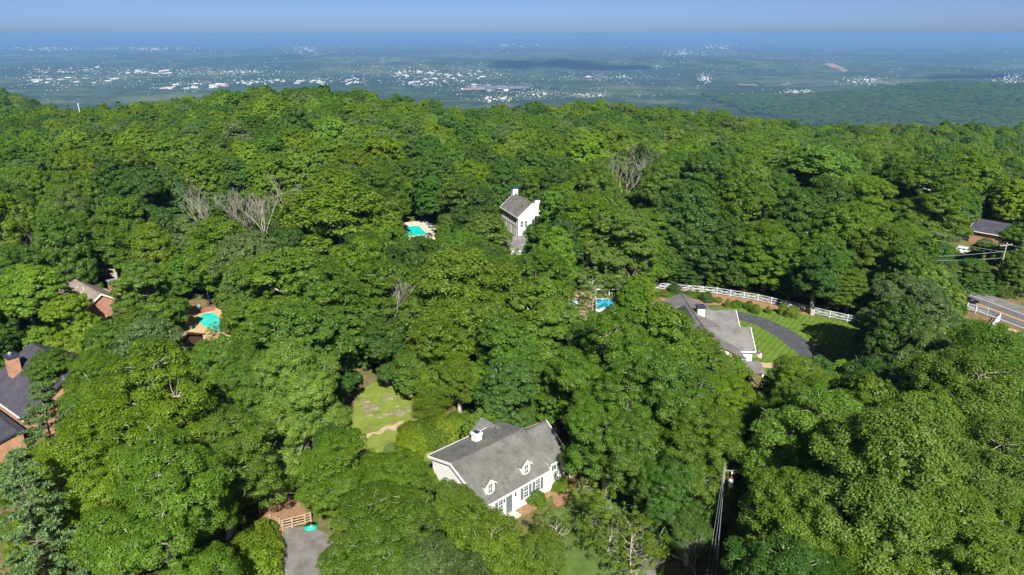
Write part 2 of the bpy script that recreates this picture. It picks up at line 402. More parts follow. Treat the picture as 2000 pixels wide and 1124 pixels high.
# ------------------------------------------------------------------ ground: one sheet from below the drone to the horizon
def build_ground():
    front = np.linspace(math.radians(-47), math.radians(47), 380)
    rest = np.linspace(math.radians(47), math.radians(313), 60)[1:-1]
    th = np.concatenate([front, rest])
    rr = np.concatenate([np.linspace(2, 190, 24), np.linspace(196, 700, 85), 700 * (115000 / 700) ** (np.arange(1, 331) / 330.0)])
    T, R = np.meshgrid(th, rr); X = R * np.sin(T); Y = R * np.cos(T); Z = ground(X, Y)
    nr, nt_ = T.shape
    V = np.stack([X, Y, Z], -1).reshape(-1, 3)
    i, j = np.meshgrid(np.arange(nr - 1), np.arange(nt_), indexing='ij'); j2 = (j + 1) % nt_
    Q = np.stack([i * nt_ + j, (i + 1) * nt_ + j, (i + 1) * nt_ + j2, i * nt_ + j2], -1).reshape(-1, 4)
    me = np_mesh('ground', V, Q[:, ::-1])
    me.materials.append(M_floor); me.materials.append(M_valley)
    zc = V[Q].mean(1); mi = ((zc[:, 2] < -60) | (np.hypot(zc[:, 0], zc[:, 1]) > 760)).astype(np.int32)
    me.polygons.foreach_set('material_index', mi); me.polygons.foreach_set('use_smooth', np.ones(len(Q), bool))
    o = obj('ground', me); o['kind'] = 'structure'; return o
build_ground()

# ------------------------------------------------------------------ buildings
def roof_prof(prof, t=0.16): return list(prof) + [(h, z - t) for h, z in reversed(prof)]
def foot_rect(o, x0, x1, y0, y1, mg=1.6):
    c, s = math.cos(o.rotation_euler.z), math.sin(o.rotation_euler.z)
    FOOT.append(([(o.location.x + c * x - s * y, o.location.y + s * x + c * y) for x, y in ((x0, y0), (x1, y0), (x1, y1), (x0, y1))], mg))
def win(parent, name, ax, u0, u1, z0, z1, w, out, rows=2, frame=M_white, depth=0.05):
    """window in a wall plane: ax 'x' = wall along x at y=w, 'y' = wall along y at x=w; out = +-1 side the window faces"""
    def bx(m, a0, a1, b0, b1, d0, d1):
        lo, hi = sorted((w + out * d0, w + out * d1))
        return m.box(a0, a1, lo, hi, b0, b1) if ax == 'x' else m.box(lo, hi, a0, a1, b0, b1)
    t = 0.09; m = MB()
    bx(m, u0 - t, u0, z0 - t, z1 + t, 0, depth); bx(m, u1, u1 + t, z0 - t, z1 + t, 0, depth); bx(m, u0, u1, z1, z1 + t, 0, depth); bx(m, u0 - 0.0, u1, z0 - t, z0, 0, depth + 0.04)
    o = m.build(name, frame, parent)
    bx(MB(), u0, u1, z0, z1, 0.002, 0.012).build('pane', M_glass, o)
    mm = MB(); zm = (z0 + z1) / 2
    if rows >= 2: bx(mm, u0, u1, zm - 0.035, zm + 0.035, 0.012, 0.04)
    um = (u0 + u1) / 2
    bx(mm, um - 0.014, um + 0.014, z0, zm - 0.035 if rows >= 2 else z1, 0.012, 0.028)
    if rows >= 2:
        bx(mm, um - 0.014, um + 0.014, zm + 0.035, z1, 0.012, 0.028)
        for zz in ((z0 + zm) / 2, (zm + z1) / 2): bx(mm, u0, um - 0.014, zz - 0.012, zz + 0.012, 0.012, 0.026); bx(mm, um + 0.014, u1, zz - 0.012, zz + 0.012, 0.012, 0.026)
    mm.build('muntin', frame, o)
    return o
def chimney(parent, x0, x1, y0, y1, z0, z1, mat, capm, flue=True, cap_h=0.22, ov=0.1, name='chimney'):
    c = MB().box(x0, x1, y0, y1, z0, z1).build(name, mat, parent)
    m = MB().box(x0 - ov, x1 + ov, y0 - ov, y1 + ov, z1 + 0.003, z1 + cap_h); m.build('cap', mat if capm is None else capm, c)
    if flue:
        MB().box(x0 + 0.12, x1 - 0.12, y0 + 0.1, y1 - 0.1, z1 + cap_h + 0.003, z1 + cap_h + 0.12).build('flue_cover', M_navy, c)
    return c

# ---- the white house with the gambrel roof (nearest)
H1 = thing('white_house', 'white gambrel roofed house with two dormers and slate shutters in the foreground', 'house', (-1.7, 65.9, 0), math.radians(43.5))
foot_rect(H1, -2.6, 11.8, -0.4, 8.8, 1.2)
A0, A1, A2 = -2.5, 8.3, 11.6
sec = [(0.42, 0), (8.0, 0), (8.0, 5.6), (4.5, 6.42), (1.75, 5.02), (0.42, 3.30)]
MB().prism(sec, A0 + 0.3, A1 - 0.02).build('wall', M_white, H1)
wsec = [(0.40, 0), (7.4, 0), (7.4, 3.6), (3.9, 6.25), (0.40, 3.62)]
MB().prism(wsec, A1 - 0.015, A2 - 0.35).build('wing_wall', M_white, H1)
prof = [(0.0, 3.10), (1.7, 5.30), (4.5, 6.70), (8.4, 5.85)]
RF = MB().prism(roof_prof(prof), A0, A1 + 0.02).build('roof', M_grey_roof, H1)
wprof = [(0.06, 3.74), (3.9, 6.62), (7.8, 3.72)]
WR = MB().prism(roof_prof(wprof), A1 + 0.024, A2).build('wing_roof', M_grey_roof, H1)
# rear cross gable
MB().prism([(5.2, 2.5), (5.2, 4.9), (6.9, 6.15), (8.6, 4.9), (8.6, 2.5)], 7.2, 9.9, 'y').build('rear_wall', M_white, H1)
MB().prism(roof_prof([(4.9, 4.8), (6.9, 6.32), (8.9, 4.8)]), 5.2, 10.2, 'y').build('rear_roof', M_grey_roof, H1)
MB().prism([(4.28, 6.62), (4.36, 6.74), (4.64, 6.74), (4.74, 6.66)], A0 + 1.0, A1 + 0.1).build('ridge_cap', M_ridge, RF)
MB().prism([(3.74, 6.54), (3.8, 6.66), (4.0, 6.66), (4.06, 6.54)], A1 + 0.3, A2 - 0.05).build('ridge_cap', M_ridge, WR)
MB().box(A0, A1, -0.13, -0.005, 2.90, 3.08).build('gutter', M_white, RF)
MB().box(A0, A1 - 1.0, 8.405, 8.53, 5.66, 5.84).build('gutter', M_white, RF)
MB().box(A1 + 0.1, A2, -0.07, 0.055, 3.52, 3.71).build('gutter', M_white, WR)
rk = MB()
for (h0, z0), (h1, z1) in zip(prof[:-1], prof[1:]): rk.beam((A0 - 0.045, h0, z0 - 0.12), (A0 - 0.045, h1, z1 - 0.12), 0.08, 0.28)
rk.build('rake_board', M_white, RF)
rk = MB()
for (h0, z0), (h1, z1) in zip(wprof[:-1], wprof[1:]): rk.beam((A2 + 0.045, h0, z0 - 0.1), (A2 + 0.045, h1, z1 - 0.1), 0.08, 0.24)
rk.build('rake_board', M_white, WR)
CH = chimney(H1, 2.75, 3.55, 6.25, 7.15, 5.6, 6.95, M_white, None, True, 0.28, 0.07)
for da, lab in ((-0.25, 'left'), (5.1, 'right')):
    y0, w = 0.62, 0.62
    d = MB().add([(da - w, y0, 3.75), (da + w, y0, 3.75), (da + w, y0, 4.95), (da, y0, 5.46), (da - w, y0, 4.95), (da - w, 2.3, 4.95), (da + w, 2.3, 4.95), (da, 3.2, 5.46), (da - w, 1.2, 3.75), (da + w, 1.2, 3.75)],
                  [(0, 1, 2, 3, 4), (0, 4, 5, 8), (1, 9, 6, 2)]).build('dormer', M_white, H1)
    MB().prism(roof_prof([(da - w - 0.14, 4.88), (da, 5.56), (da + w + 0.14, 4.88)], 0.07), y0 - 0.14, 3.1, 'y').build('dormer_roof', M_slate_roof, d)
    win(d, 'window', 'x', da - 0.3, da + 0.3, 3.75 + 0.12, 4.92, y0, -1)
    m = MB(); m.beam((da - w - 0.16, y0 - 0.17, 4.84), (da, y0 - 0.17, 5.52), 0.05, 0.12); m.beam((da, y0 - 0.17, 5.52), (da + w + 0.16, y0 - 0.17, 4.84), 0.05, 0.12); m.build('rake_board', M_white, d)
WY = 0.415
for u0, u1 in ((4.56, 5.22), (6.42, 7.08), (0.75, 1.35)): win(H1, 'window', 'x', u0, u1, 0.95, 2.55, WY, -1)
win(H1, 'window', 'x', 8.95, 9.72, 2.45, 3.15, 0.395, -1, 1)
for u0, u1, z0, z1, w in ((4.06, 4.44, 0.9, 2.6, WY), (5.34, 5.72, 0.9, 2.6, WY), (5.92, 6.30, 0.9, 2.6, WY), (7.20, 7.60, 0.9, 2.6, WY), (9.86, 10.30, 2.25, 3.4, 0.395), (0.25, 0.63, 0.9, 2.6, WY)):
    sh = MB().box(u0, u1, w - 0.055, w - 0.005, z0, z1).build('shutter', M_shutter, H1)
    m = MB(); k = 0
    z = z0 + 0.08
    while z < z1 - 0.08: m.box(u0 + 0.05, u1 - 0.05, w - 0.068, w - 0.0555, z, z + 0.035); z += 0.075
    m.build('louvre', M_shutter, sh)
dr = MB().box(1.86, 2.72, WY - 0.06, WY - 0.005, 0.25, 2.5).build('door', M_shutter, H1)
m = MB(); m.box(1.98, 2.24, WY - 0.075, WY - 0.0605, 1.5, 2.3); m.box(2.34, 2.6, WY - 0.075, WY - 0.0605, 1.5, 2.3); m.box(1.98, 2.24, WY - 0.075, WY - 0.0605, 0.45, 1.3); m.box(2.34, 2.6, WY - 0.075, WY - 0.0605, 0.45, 1.3); m.build('door_panel', M_shutter, dr)
MB().tube([(2.64, WY - 0.12, 1.3), (2.64, WY - 0.06, 1.3)], 0.035, 8).build('handle', M_metal, dr)
MB().box(1.6, 3.0, -0.75, WY - 0.003, 0.0, 0.22).build('door_step', M_pale, H1)
for u in (1.50, 3.2): 
    m = MB(); m.tube([(u, WY - 0.12, 1.95), (u, WY - 0.12, 2.0), (u, WY - 0.12, 2.3), (u, WY - 0.12, 2.42)], [0.05, 0.1, 0.12, 0.02], 6); m.box(u - 0.03, u + 0.03, WY - 0.1, WY - 0.004, 2.3, 2.36); m.build('wall_lantern', M_lantern, H1)
for x, y, z in ((5.6, 6.1, 6.34), (6.6, 7.3, 6.06)): MB().tube([(x, y, z - 0.2), (x, y, z + 0.22)], 0.06, 8).build('vent_pipe', M_black, H1)

def gable_house(name, label, loc, rz, L, yl, zl, yr, zr, ridge, wallm, roofm, ov=0.35, fascia=M_cream, cat='house', ridge_cap=None, rake=None):
    """ridge along local x from 0 to L at y = 0; eaves at yl (<0) and yr (>0)"""
    o = thing(name, label, cat, loc, rz); foot_rect(o, 0, L, yl, yr)
    sl, sr = (ridge - zl) / -yl, (ridge - zr) / yr; a, b = yl + ov, yr - ov
    MB().prism([(a, 0), (b, 0), (b, ridge - sr * b - 0.2), (0, ridge - 0.2), (a, ridge + sl * a - 0.2)], ov, L - ov).build('wall', wallm, o)
    pr = [(yl, zl), (0, ridge), (yr, zr)]
    r = MB().prism(roof_prof(pr), 0, L).build('roof', roofm, o)
    for e in (-0.045, L + 0.045):
        m = MB()
        for (h0, z0), (h1, z1) in zip(pr[:-1], pr[1:]): m.beam((e, h0, z0 - 0.1), (e, h1, z1 - 0.1), 0.08, 0.24)
        m.build('rake_board', rake or fascia, r)
    MB().box(0, L, yl - 0.12, yl - 0.004, zl - 0.2, zl - 0.02).build('gutter', fascia, r); MB().box(0, L, yr + 0.004, yr + 0.12, zr - 0.2, zr - 0.02).build('gutter', fascia, r)
    MB().prism([(-0.16, ridge - 0.06), (-0.08, ridge + 0.05), (0.08, ridge + 0.05), (0.16, ridge - 0.06)], 0.1, L - 0.1).build('ridge_cap', ridge_cap or roofm, r)
    return o, r

# ---- white two storey gabled house far back
ang = math.atan2(192.3 - 179.7, -3.2 - 1.4)
n_ = Vector((math.sin(ang), -math.cos(ang), 0)); base = Vector((1.4, 179.7, 0)) + n_ * 4.05
H2, r2 = gable_house('gabled_house', 'white two storey gabled house with grey roof and two chimneys in the wood', base, ang, 13.4, -4.05, 6.0, 4.05, 6.0, 9.5, M_white, M_slate_roof, 0.25, M_white)
chimney(H2, 12.5, 13.8, -0.7, 0.7, 0, 10.7, M_white, M_navy, False, 0.5, 0.06); chimney(H2, -0.35, 0.55, -1.9, -0.5, 0, 10.2, M_white, M_navy, False, 0.3, 0.05)
for u in (1.6, 3.5, 5.4, 7.3, 9.2, 11.1): win(H2, 'window', 'x', u, u + 0.95, 3.6, 5.3, 3.8, 1)
for u in (1.6, 5.4, 9.2): win(H2, 'window', 'x', u, u + 0.95, 0.9, 2.6, 3.8, 1)
for u in (1.3, 2.4): win(H2, 'window', 'y', u, u + 0.8, 3.4, 5.0, 0.25, -1)
for u in (-2.6, 1.9): win(H2, 'window', 'y', u, u + 0.8, 0.8, 2.4, 0.25, -1)
for x, y in ((3.0, 1.6), (6.2, 2.6), (1.8, -1.0)): MB().tube([(x, y, 9.5 - abs(y) * 0.864 - 0.2), (x, y, 9.5 - abs(y) * 0.864 + 0.35)], 0.08, 6).build('vent_pipe', M_black, r2)
H2b, _ = gable_house('low_white_wing', 'low white building with grey roof half hidden in front of the gabled house', (-3.4, 163.4, 0), math.radians(6), 7.4, -3.6, 3.1, 3.6, 3.1, 5.6, M_white, M_grey_roof_b, 0.3, M_white, 'house')
for u in (1.2, 3.1, 5.0): win(H2b, 'window', 'x', u, u + 0.9, 0.9, 2.5, -3.3, -1)
pt = thing('white_pergola', 'white flat canopy showing left of the gabled house', 'pergola', (-6.0, 187.0, 0), 0.3)
for x in (-1.6, 1.6):
    for y in (-1.2, 1.2): MB().box(x - 0.08, x + 0.08, y - 0.08, y + 0.08, 0, 2.6).build('post', M_white, pt)
MB().box(-1.9, 1.9, -1.5, 1.5, 2.603, 2.8).build('canopy', M_white, pt)

# ---- brown roofed brick house on the left
dirx = Vector((0.755, -0.656, 0)); far = at(140, 543, 7.8)
H3, r3 = gable_house('brick_house', 'red brick house with brown shingle roof and tall brick chimney in the wood', (far.x, far.y, 0), math.atan2(-0.656, 0.755), 13.2, -4.6, 4.6, 5.0, 4.4, 7.8, M_brick_r, M_brown_roof, 0.35, M_cream)
chimney(H3, 10.6, 12.0, 2.2, 3.5, 3.5, 9.0, M_brick_r, M_metal, False, 0.14, 0.16)
for x, y in ((4.6, -0.9), (7.2, -1.2)): 
    z = 7.8 - abs(y) * 0.69; MB().add([(x - 0.35, y - 0.3, z - 0.1), (x + 0.35, y - 0.3, z - 0.1), (x + 0.35, y + 0.3, z + 0.1), (x - 0.35, y + 0.3, z + 0.1), (x - 0.28, y - 0.24, z + 0.12), (x + 0.28, y - 0.24, z + 0.12), (x + 0.28, y + 0.2, z + 0.26), (x - 0.28, y + 0.2, z + 0.26)], [(4, 5, 6, 7), (0, 1, 5, 4), (1, 2, 6, 5), (2, 3, 7, 6), (3, 0, 4, 7)]).build('roof_vent', M_metal, r3)
MB().tube([(7.3, -0.7, 7.2), (7.3, -0.7, 7.9)], 0.06, 6).build('vent_pipe', M_white, r3)
p = at(205, 622, 4.3)
H3b, _ = gable_house('brick_wing', 'low brick wing with brown roof in front of the brick house chimney', (p.x - 5, p.y - 1.0, 0), math.radians(-8), 13.0, -3.6, 3.0, 3.6, 3.0, 4.9, M_brick_r, M_brown_roof, 0.3, M_cream)
p = at(300, 655, 4.0)
H3c, _ = gable_house('brown_sided_wing', 'brown sided wing with lilac brown roof beside the turquoise pool deck', (p.x - 3.2, p.y + 1.0, 0), math.radians(-14), 9.6, -4.6, 3.1, 4.2, 3.1, 5.0, M_dbrown, M_brown_roof, 0.3, M_dbrown)
win(H3c, 'glass_door', 'y', -1.2, 0.9, 0.2, 2.3, 9.3, 1, 1, M_wood)

# ---- charcoal roofed brick house at the left edge
a60 = at(60, 670, 8.0); rz4 = math.atan2(-0.60, 0.80)
H4, r4 = gable_house('charcoal_roofed_house', 'brick house with charcoal shingle roof and big brick chimney at the left edge', (a60.x, a60.y, 0), rz4, 14.0, -7.2, 3.5, 6.0, 4.2, 8.0, M_brick, M_dark_roof, 0.4, M_white, rake=M_navy)
chimney(H4, 2.75, 4.15, -4.4, -3.1, 4.5, 8.1, M_brick, M_navy, False, 0.32, 0.12)
MB().tube([(3.3, -3.8, 8.43), (3.3, -3.8, 8.62), (3.3, -3.8, 8.66), (3.3, -3.8, 8.86)], [0.2, 0.2, 0.3, 0.06], 10).build('chimney_cowl', M_metal, H4)
MB().add([(2.6, -3.08, 5.98), (4.3, -3.08, 5.98), (3.45, -2.3, 6.55), (3.45, -3.08, 6.4)], [(0, 2, 3), (1, 3, 2), (0, 1, 2)]).build('chimney_shadow_wedge', M_navy, H4)  # dark wedge modelled in place of the chimney's shadow on the roof
q = at(108, 680, 7.0)
H4b, _ = gable_house('charcoal_roofed_wing', 'charcoal shingled cross wing behind the leafy tree at the left house', (q.x, q.y, 0), math.atan2(92.6 - 96.9, -59.4 + 66.0), 9.5, -4.6, 3.8, 4.6, 3.8, 7.0, M_brick, M_dark_roof, 0.35, M_white, rake=M_navy)
g = at(0, 812, 3.0)
H4c, _ = gable_house('charcoal_roofed_garage', 'low charcoal shingled garage roof below the brick wall at the left edge', (g.x - 4.0, g.y + 2.4, 0), rz4, 11.5, -11.0, 1.1, 0.9, 2.9, 3.3, M_brick, M_dark_roof, 0.3, M_navy, rake=M_navy)

# ---- grey roofed house with the curved drive
H5 = thing('grey_roofed_house', 'rambling single storey house with light grey shingle roofs beside the curved drive', 'house', (30.0, 100.0, 0), 0); foot_rect(H5, -5.2, 8.2, -0.5, 23, 0.8)
MB().prism([(-4.6, 0), (4.6, 0), (4.6, 3.95), (0, 6.2), (-4.6, 3.95)], 0.3, 21.8, 'y').build('wall', M_cream, H5)
rm = MB().prism(roof_prof([(-5.0, 3.95), (0, 6.45), (5.0, 3.95)]), 0, 22.2, 'y').build('roof', M_grey_roof_b, H5)
for y0, y1, x1, zr, nm in ((11.2, 18.2, 7.6, 6.05, 'north'), (3.0, 10.2, 7.5, 6.30, 'south')):
    yc = (y0 + y1) / 2; hw = (y1 - y0) / 2
    w_ = MB().prism([(y0 + 0.35, 0), (y1 - 0.35, 0), (y1 - 0.35, 3.75), (yc, zr - 0.3), (y0 + 0.35, 3.75)], 1.0, x1 - 0.35).build('wing_wall', M_white, H5)
    r_ = MB().prism(roof_prof([(y0, 3.72), (yc, zr), (y1, 3.72)]), 0.6, x1).build('wing_roof', M_grey_roof_b, H5)
    m = MB(); m.beam((x1 + 0.045, y0, 3.62), (x1 + 0.045, yc, zr - 0.1), 0.08, 0.22); m.beam((x1 + 0.045, yc, zr - 0.1), (x1 + 0.045, y1, 3.62), 0.08, 0.22); m.build('rake_board', M_white, r_)
    MB().box(4.0, x1, y0 - 0.13, y0 - 0.004, 3.52, 3.72).build('gutter', M_white, r_)
    win(w_, 'window', 'x', 5.2, 6.3, 1.0, 2.6, y0 + 0.35, -1)
MB().prism([(-0.14, 6.40), (-0.06, 6.52), (0.06, 6.52), (0.14, 6.40)], 0.1, 22.1, 'y').build('ridge_cap', M_grey_roof, rm)
MB().add([(-4.6, 8.5, 4.3), (-0.6, 8.5, 6.24), (-0.6, 16.5, 6.24), (-4.6, 16.5, 4.3), (-4.6, 8.5, 4.22), (-0.6, 8.5, 6.16), (-0.6, 16.5, 6.16), (-4.6, 16.5, 4.22)], [(0, 1, 2, 3), (7, 6, 5, 4), (0, 4, 5, 1), (1, 5, 6, 2), (2, 6, 7, 3), (3, 7, 4, 0)]).build('dark_roof_panel', M_blk_roof, H5)
chimney(H5, 0.7, 1.9, 12.8, 14.1, 4.5, 7.0, M_cream, M_navy, False, 0.3, 0.12)
MB().prism(roof_prof([(-2.4, 2.7), (0.4, 3.3)]), 3.0, 7.4).build('porch_roof', M_grey_roof_b, H5)
for x in (3.3, 5.2, 7.1): MB().box(x - 0.09, x + 0.09, -2.2, -2.02, 0, 2.5).build('porch_post', M_white, H5)
fl = thing('flag', 'small flag on a short pole at the corner of the grey roofed house', 'flag', (37.9, 103.4, 0))
MB().tube([(-0.35, 0, 2.5), (0.25, -0.25, 3.7)], 0.03, 6).build('pole', M_white, fl)
M_red = plain('flag_red', (0.55, 0.05, 0.06), 0.7, 0.05); M_fblue = plain('flag_blue', (0.04, 0.06, 0.25), 0.7, 0.05)
for k in range(7):
    z1 = 3.62 - k * 0.13; x0 = 0.02 if k >= 4 else 0.02
    MB().add([(x0, -0.24, z1), (x0 + 0.62, -0.30 - 0.05 * (k % 2), z1 - 0.25), (x0 + 0.62, -0.31 - 0.05 * (k % 2), z1 - 0.38), (x0, -0.24, z1 - 0.128), (x0, -0.22, z1), (x0 + 0.62, -0.28, z1 - 0.25), (x0 + 0.62, -0.29, z1 - 0.38), (x0, -0.22, z1 - 0.128)], [(0, 1, 2, 3), (7, 6, 5, 4)]).build('stripe', M_red if k % 2 == 0 else M_white, fl)
MB().add([(0.02, -0.25, 3.63), (0.30, -0.29, 3.52), (0.30, -0.30, 3.1), (0.02, -0.26, 3.2), (0.02, -0.21, 3.63), (0.30, -0.25, 3.52), (0.30, -0.26, 3.1), (0.02, -0.22, 3.2)], [(0, 1, 2, 3), (7, 6, 5, 4), (0, 4, 5, 1)]).build('canton', M_fblue, fl)
def planter(label, loc, col, s=1.0):
    o = thing('planter', label, 'planter', loc)
    MB().tube([(0, 0, 0), (0, 0, 0.1 * s), (0, 0, 0.55 * s), (0, 0, 0.62 * s)], [0.22 * s, 0.26 * s, 0.36 * s, 0.4 * s], 12).build('pot', col, o)
    MB().tube([(0, 0, 0.621 * s), (0, 0, 0.64 * s)], 0.33 * s, 12).build('soil', M_dbrown, o); return o
planter('white pot standing at the porch of the grey roofed house', (36.3, 101.0, 0), M_white, 1.2); planter('small red pot at the end of the tan walk', (38.6, 102.3, 0), M_ceramic, 0.8)

# ---- charcoal roofed house beyond the road, roof showing far behind it
H6, _ = gable_house('roadside_brick_house', 'brick house with charcoal roof among trees beyond the road', (119.0, 182.5, 0), math.atan2(173.3 - 177.1, 118.9 - 115.7), 8.5, -4.9, 3.0, 4.9, 3.0, 5.2, M_brick, M_dark_roof, 0.5, M_white)
p = at_y(1722, 428, 212.0)
H7, _ = gable_house('distant_cottage', 'small grey roofed cottage half hidden in the wood above the road', (p.x - 4, p.y, p.z - 4.6), 0.15, 8.5, -3.4, 3.0, 3.4, 3.0, 4.8, M_paleside, M_grey_roof_b, 0.3, M_white)

# ------------------------------------------------------------------ lawns, drives, paths
def gp(*ps): return [at(x, y) for x, y in ps]
lawn = patch('lawn', [Vector(v) for v in ((30.6, 131, 0), (40, 131.5, 0), (49, 131.5, 0), (56, 127.5, 0), (62.5, 122.5, 0), (63, 112, 0), (58, 104, 0), (50, 99, 0), (38.5, 98.5, 0), (38.2, 112, 0), (38.4, 119, 0), (33, 123, 0))], 0.012, M_lawn, 0.6)
drive_line = smooth_line([Vector(v) for v in ((31.5, 128.0, 0), (36.5, 129.0, 0), (41.5, 128.0, 0), (45.6, 124.3, 0), (48.0, 118.5, 0), (49.0, 112.5, 0), (49.6, 106.5, 0), (51.0, 98, 0))], 6)
strip('drive', drive_line, -2.1, 2.1, 0.020, M_asphalt_new, foot=0.3)
patch('walk', [Vector(v) for v in ((38.0, 105.2, 0), (46.8, 104.4, 0), (46.8, 106.0, 0), (38.0, 107.2, 0))], 0.018, M_gravel, 0.2)
patch('flower_bed', [Vector(v) for v in ((29, 131.2, 0), (36, 133.5, 0), (43, 132.8, 0), (50, 129.5, 0), (56, 127.2, 0), (57, 130, 0), (49.5, 136, 0), (41, 140.2, 0), (30, 143, 0))], 0.008, M_mulch, -0.8)
# parking area bottom left
PK = gp((528, 1140), (548, 1052), (556, 1034), (602, 1028), (640, 1044), (672, 1085), (676, 1140))
patch('parking_area', PK, 0.018, M_asphalt_old, 0.4)
strip('edging', [at(524, 1140), at(545, 1062), at(553, 1042)], -0.11, 0.11, 0.14, M_brick_r)
patch('leaf_litter_path', gp((500, 1140), (505, 1000), (545, 935), (580, 900), (605, 905), (590, 960), (600, 1020), (560, 1034), (528, 1140)), 0.008, M_mulch, 0.2)
# clearing behind the white house
patch('clearing', gp((690, 870), (688, 800), (700, 765), (735, 745), (800, 750), (860, 790), (850, 835), (850, 900), (760, 905)), 0.010, M_grass, 0.3)
patch('green_turf', smooth_loop(gp((748, 880), (760, 866), (782, 868), (800, 884), (790, 900), (760, 900))), 0.016, M_grassg, 0.1)
patch('straw_strip', smooth_loop(gp((704, 856), (722, 846), (738, 843), (750, 833), (768, 831), (781, 823), (800, 825), (814, 819), (830, 817), (827, 824), (812, 828), (806, 834), (786, 834), (774, 842), (756, 839), (744, 849), (728, 848), (716, 858)), 3), 0.018, M_gravel, 0.1)
srng = random.Random(5)
for i, (px, py, r, lab) in enumerate(((726, 797, 1.15, 'large flat grey rock bed in the clearing grass'), (722, 811, 0.5, 'small grey rock below the large rock bed in the clearing'), (753, 809, 0.5, 'grey rock mid clearing between the rock beds'), (742, 815, 0.35, 'pale small rock lowest in the clearing'),
                                     (777, 807, 0.9, 'ring of pale stones round green turf in the clearing'), (796, 802, 0.5, 'brown bare rock right of the stone ring'), (712, 785, 0.6, 'brown rock at the left rim of the clearing'), (758, 778, 0.8, 'long pale rock outcrop in the upper clearing'), (776, 794, 0.3, 'tiny grey stone above the stone ring'))):
    p = at(px, py); bm = bmesh.new(); bmesh.ops.create_icosphere(bm, subdivisions=3, radius=1.0)
    for v in bm.verts:
        n = 1 + 0.35 * (srng.random() - 0.5) + 0.2 * math.sin(3 * v.co.x + i) * math.cos(4 * v.co.y)
        v.co = Vector((v.co.x * r * n * 1.25, v.co.y * r * n, max(-0.1, v.co.z) * 0.16 * n))
    me = bpy.data.meshes.new('rock'); bm.to_mesh(me); bm.free(); o = obj('rock', me, None, M_stone); o.location = p; tag(o, lab, 'rock', 'rocks in the clearing')
patch('front_lawn', gp((1060, 1010), (1110, 975), (1160, 935), (1250, 930), (1290, 1000), (1300, 1140), (1050, 1140)), 0.010, M_grassg, -6)
patch('mulch_bed', smooth_loop(gp((1040, 970), (1074, 950), (1108, 938), (1116, 950), (1108, 968), (1106, 985), (1094, 992), (1082, 985), (1078, 968), (1060, 985), (1040, 1000), (1010, 1010), (1000, 990))), 0.016, M_mulch, 0.1)
patch('garden_path', gp((1262, 1030), (1275, 1030), (1282, 1140), (1262, 1140)), 0.016, M_asphalt_old, 0.5)
# the road
road_line = smooth_line([Vector(v) for v in ((118, 60, 0), (108, 86, 0), (99, 110, 0), (94.0, 124.7, 0), (90.4, 135.6, 0), (85, 152, 0), (76, 176, 0), (62, 205, 0))], 8)
strip('road', road_line, -3.7, 3.7, 0.020, M_road, foot=1.2); strip('road_shoulder', road_line, -7.2, -3.7, 0.014, M_asphalt_old, foot=0.4)
for a, b, m_, n_ in ((-0.22, -0.08, M_line_y, 'yellow_line'), (0.08, 0.22, M_line_y, 'yellow_line'), (3.12, 3.26, M_line_w, 'white_line'), (-3.26, -3.12, M_line_w, 'white_line')): strip(n_, road_line, a, b, 0.026, m_)
patch('roadside_gravel', gp((1935, 655), (1960, 638), (2000, 650), (2040, 670), (2040, 690), (1960, 662)), 0.018, M_gravel, 0.2); patch('verge', gp((1925, 650), (1953, 628), (1972, 640), (1955, 655)), 0.022, M_grassg, 0.4)
patch('side_yard', [Vector(v) for v in ((101, 160, 0), (113, 160, 0), (117, 168, 0), (112, 173, 0), (102, 173, 0))], 0.012, M_mulch, 0.4)
patch('verge', [Vector(v) for v in ((101.5, 139, 0), (107, 137, 0), (110, 145, 0), (103, 148, 0))], 0.012, M_grassg, 0.4)

# ------------------------------------------------------------------ pools
def pool(label, pts, coping, water, z=0.05, deck=None):
    o = thing('swimming_pool', label, 'pool', pts[0]); P = smooth_loop(pts, 5) if len(pts) > 4 else [Vector(p) for p in pts]
    c = sum(P, Vector()) / len(P); FOOT.append(([(p.x, p.y) for p in P], 1.5))
    ins = [p + (c - p).normalized() * 0.35 for p in P]; n = len(P); loc = Vector(pts[0])
    m = MB(); m.add([p - loc + Vector((0, 0, h)) for h in (z + 0.08, ) for p in P] + [p - loc + Vector((0, 0, z + 0.08)) for p in ins] + [p - loc + Vector((0, 0, -0.3)) for p in ins] + [p - loc + Vector((0, 0, -0.1)) for p in P],
                    [(i, (i + 1) % n, n + (i + 1) % n, n + i) for i in range(n)] + [(n + i, n + (i + 1) % n, 2 * n + (i + 1) % n, 2 * n + i) for i in range(n)] + [(3 * n + i, 3 * n + (i + 1) % n, (i + 1) % n, i) for i in range(n)])
    m.build('coping', coping, o)
    w = MB(); w.add([p - loc + Vector((0, 0, z + 0.015)) for p in ins], [tuple(range(n))]); wo = w.build('water', water, o)
    if wo.data.polygons[0].normal.z < 0: wo.data.flip_normals()
    return o
patch('pool_deck', gp((357, 668), (362, 622), (372, 606), (420, 600), (452, 618), (450, 668)), 0.016, M_tan, 0.3); patch('brick_terrace', gp((352, 614), (378, 602), (425, 600), (418, 607), (395, 612), (372, 621), (362, 624)), 0.024, M_brick_r, 0.2)
pool('kidney shaped turquoise pool on a tan deck beside the brown sided wing', gp((380, 624), (395, 614), (412, 610), (426, 616), (436, 632), (440, 648), (424, 650), (402, 642), (384, 632)), M_tan, M_pool_a)
pool('small round spa beside the kidney shaped pool', gp((370, 642), (374, 636), (382, 635), (385, 640), (380, 646), (372, 646)), M_tan, M_pool_a)
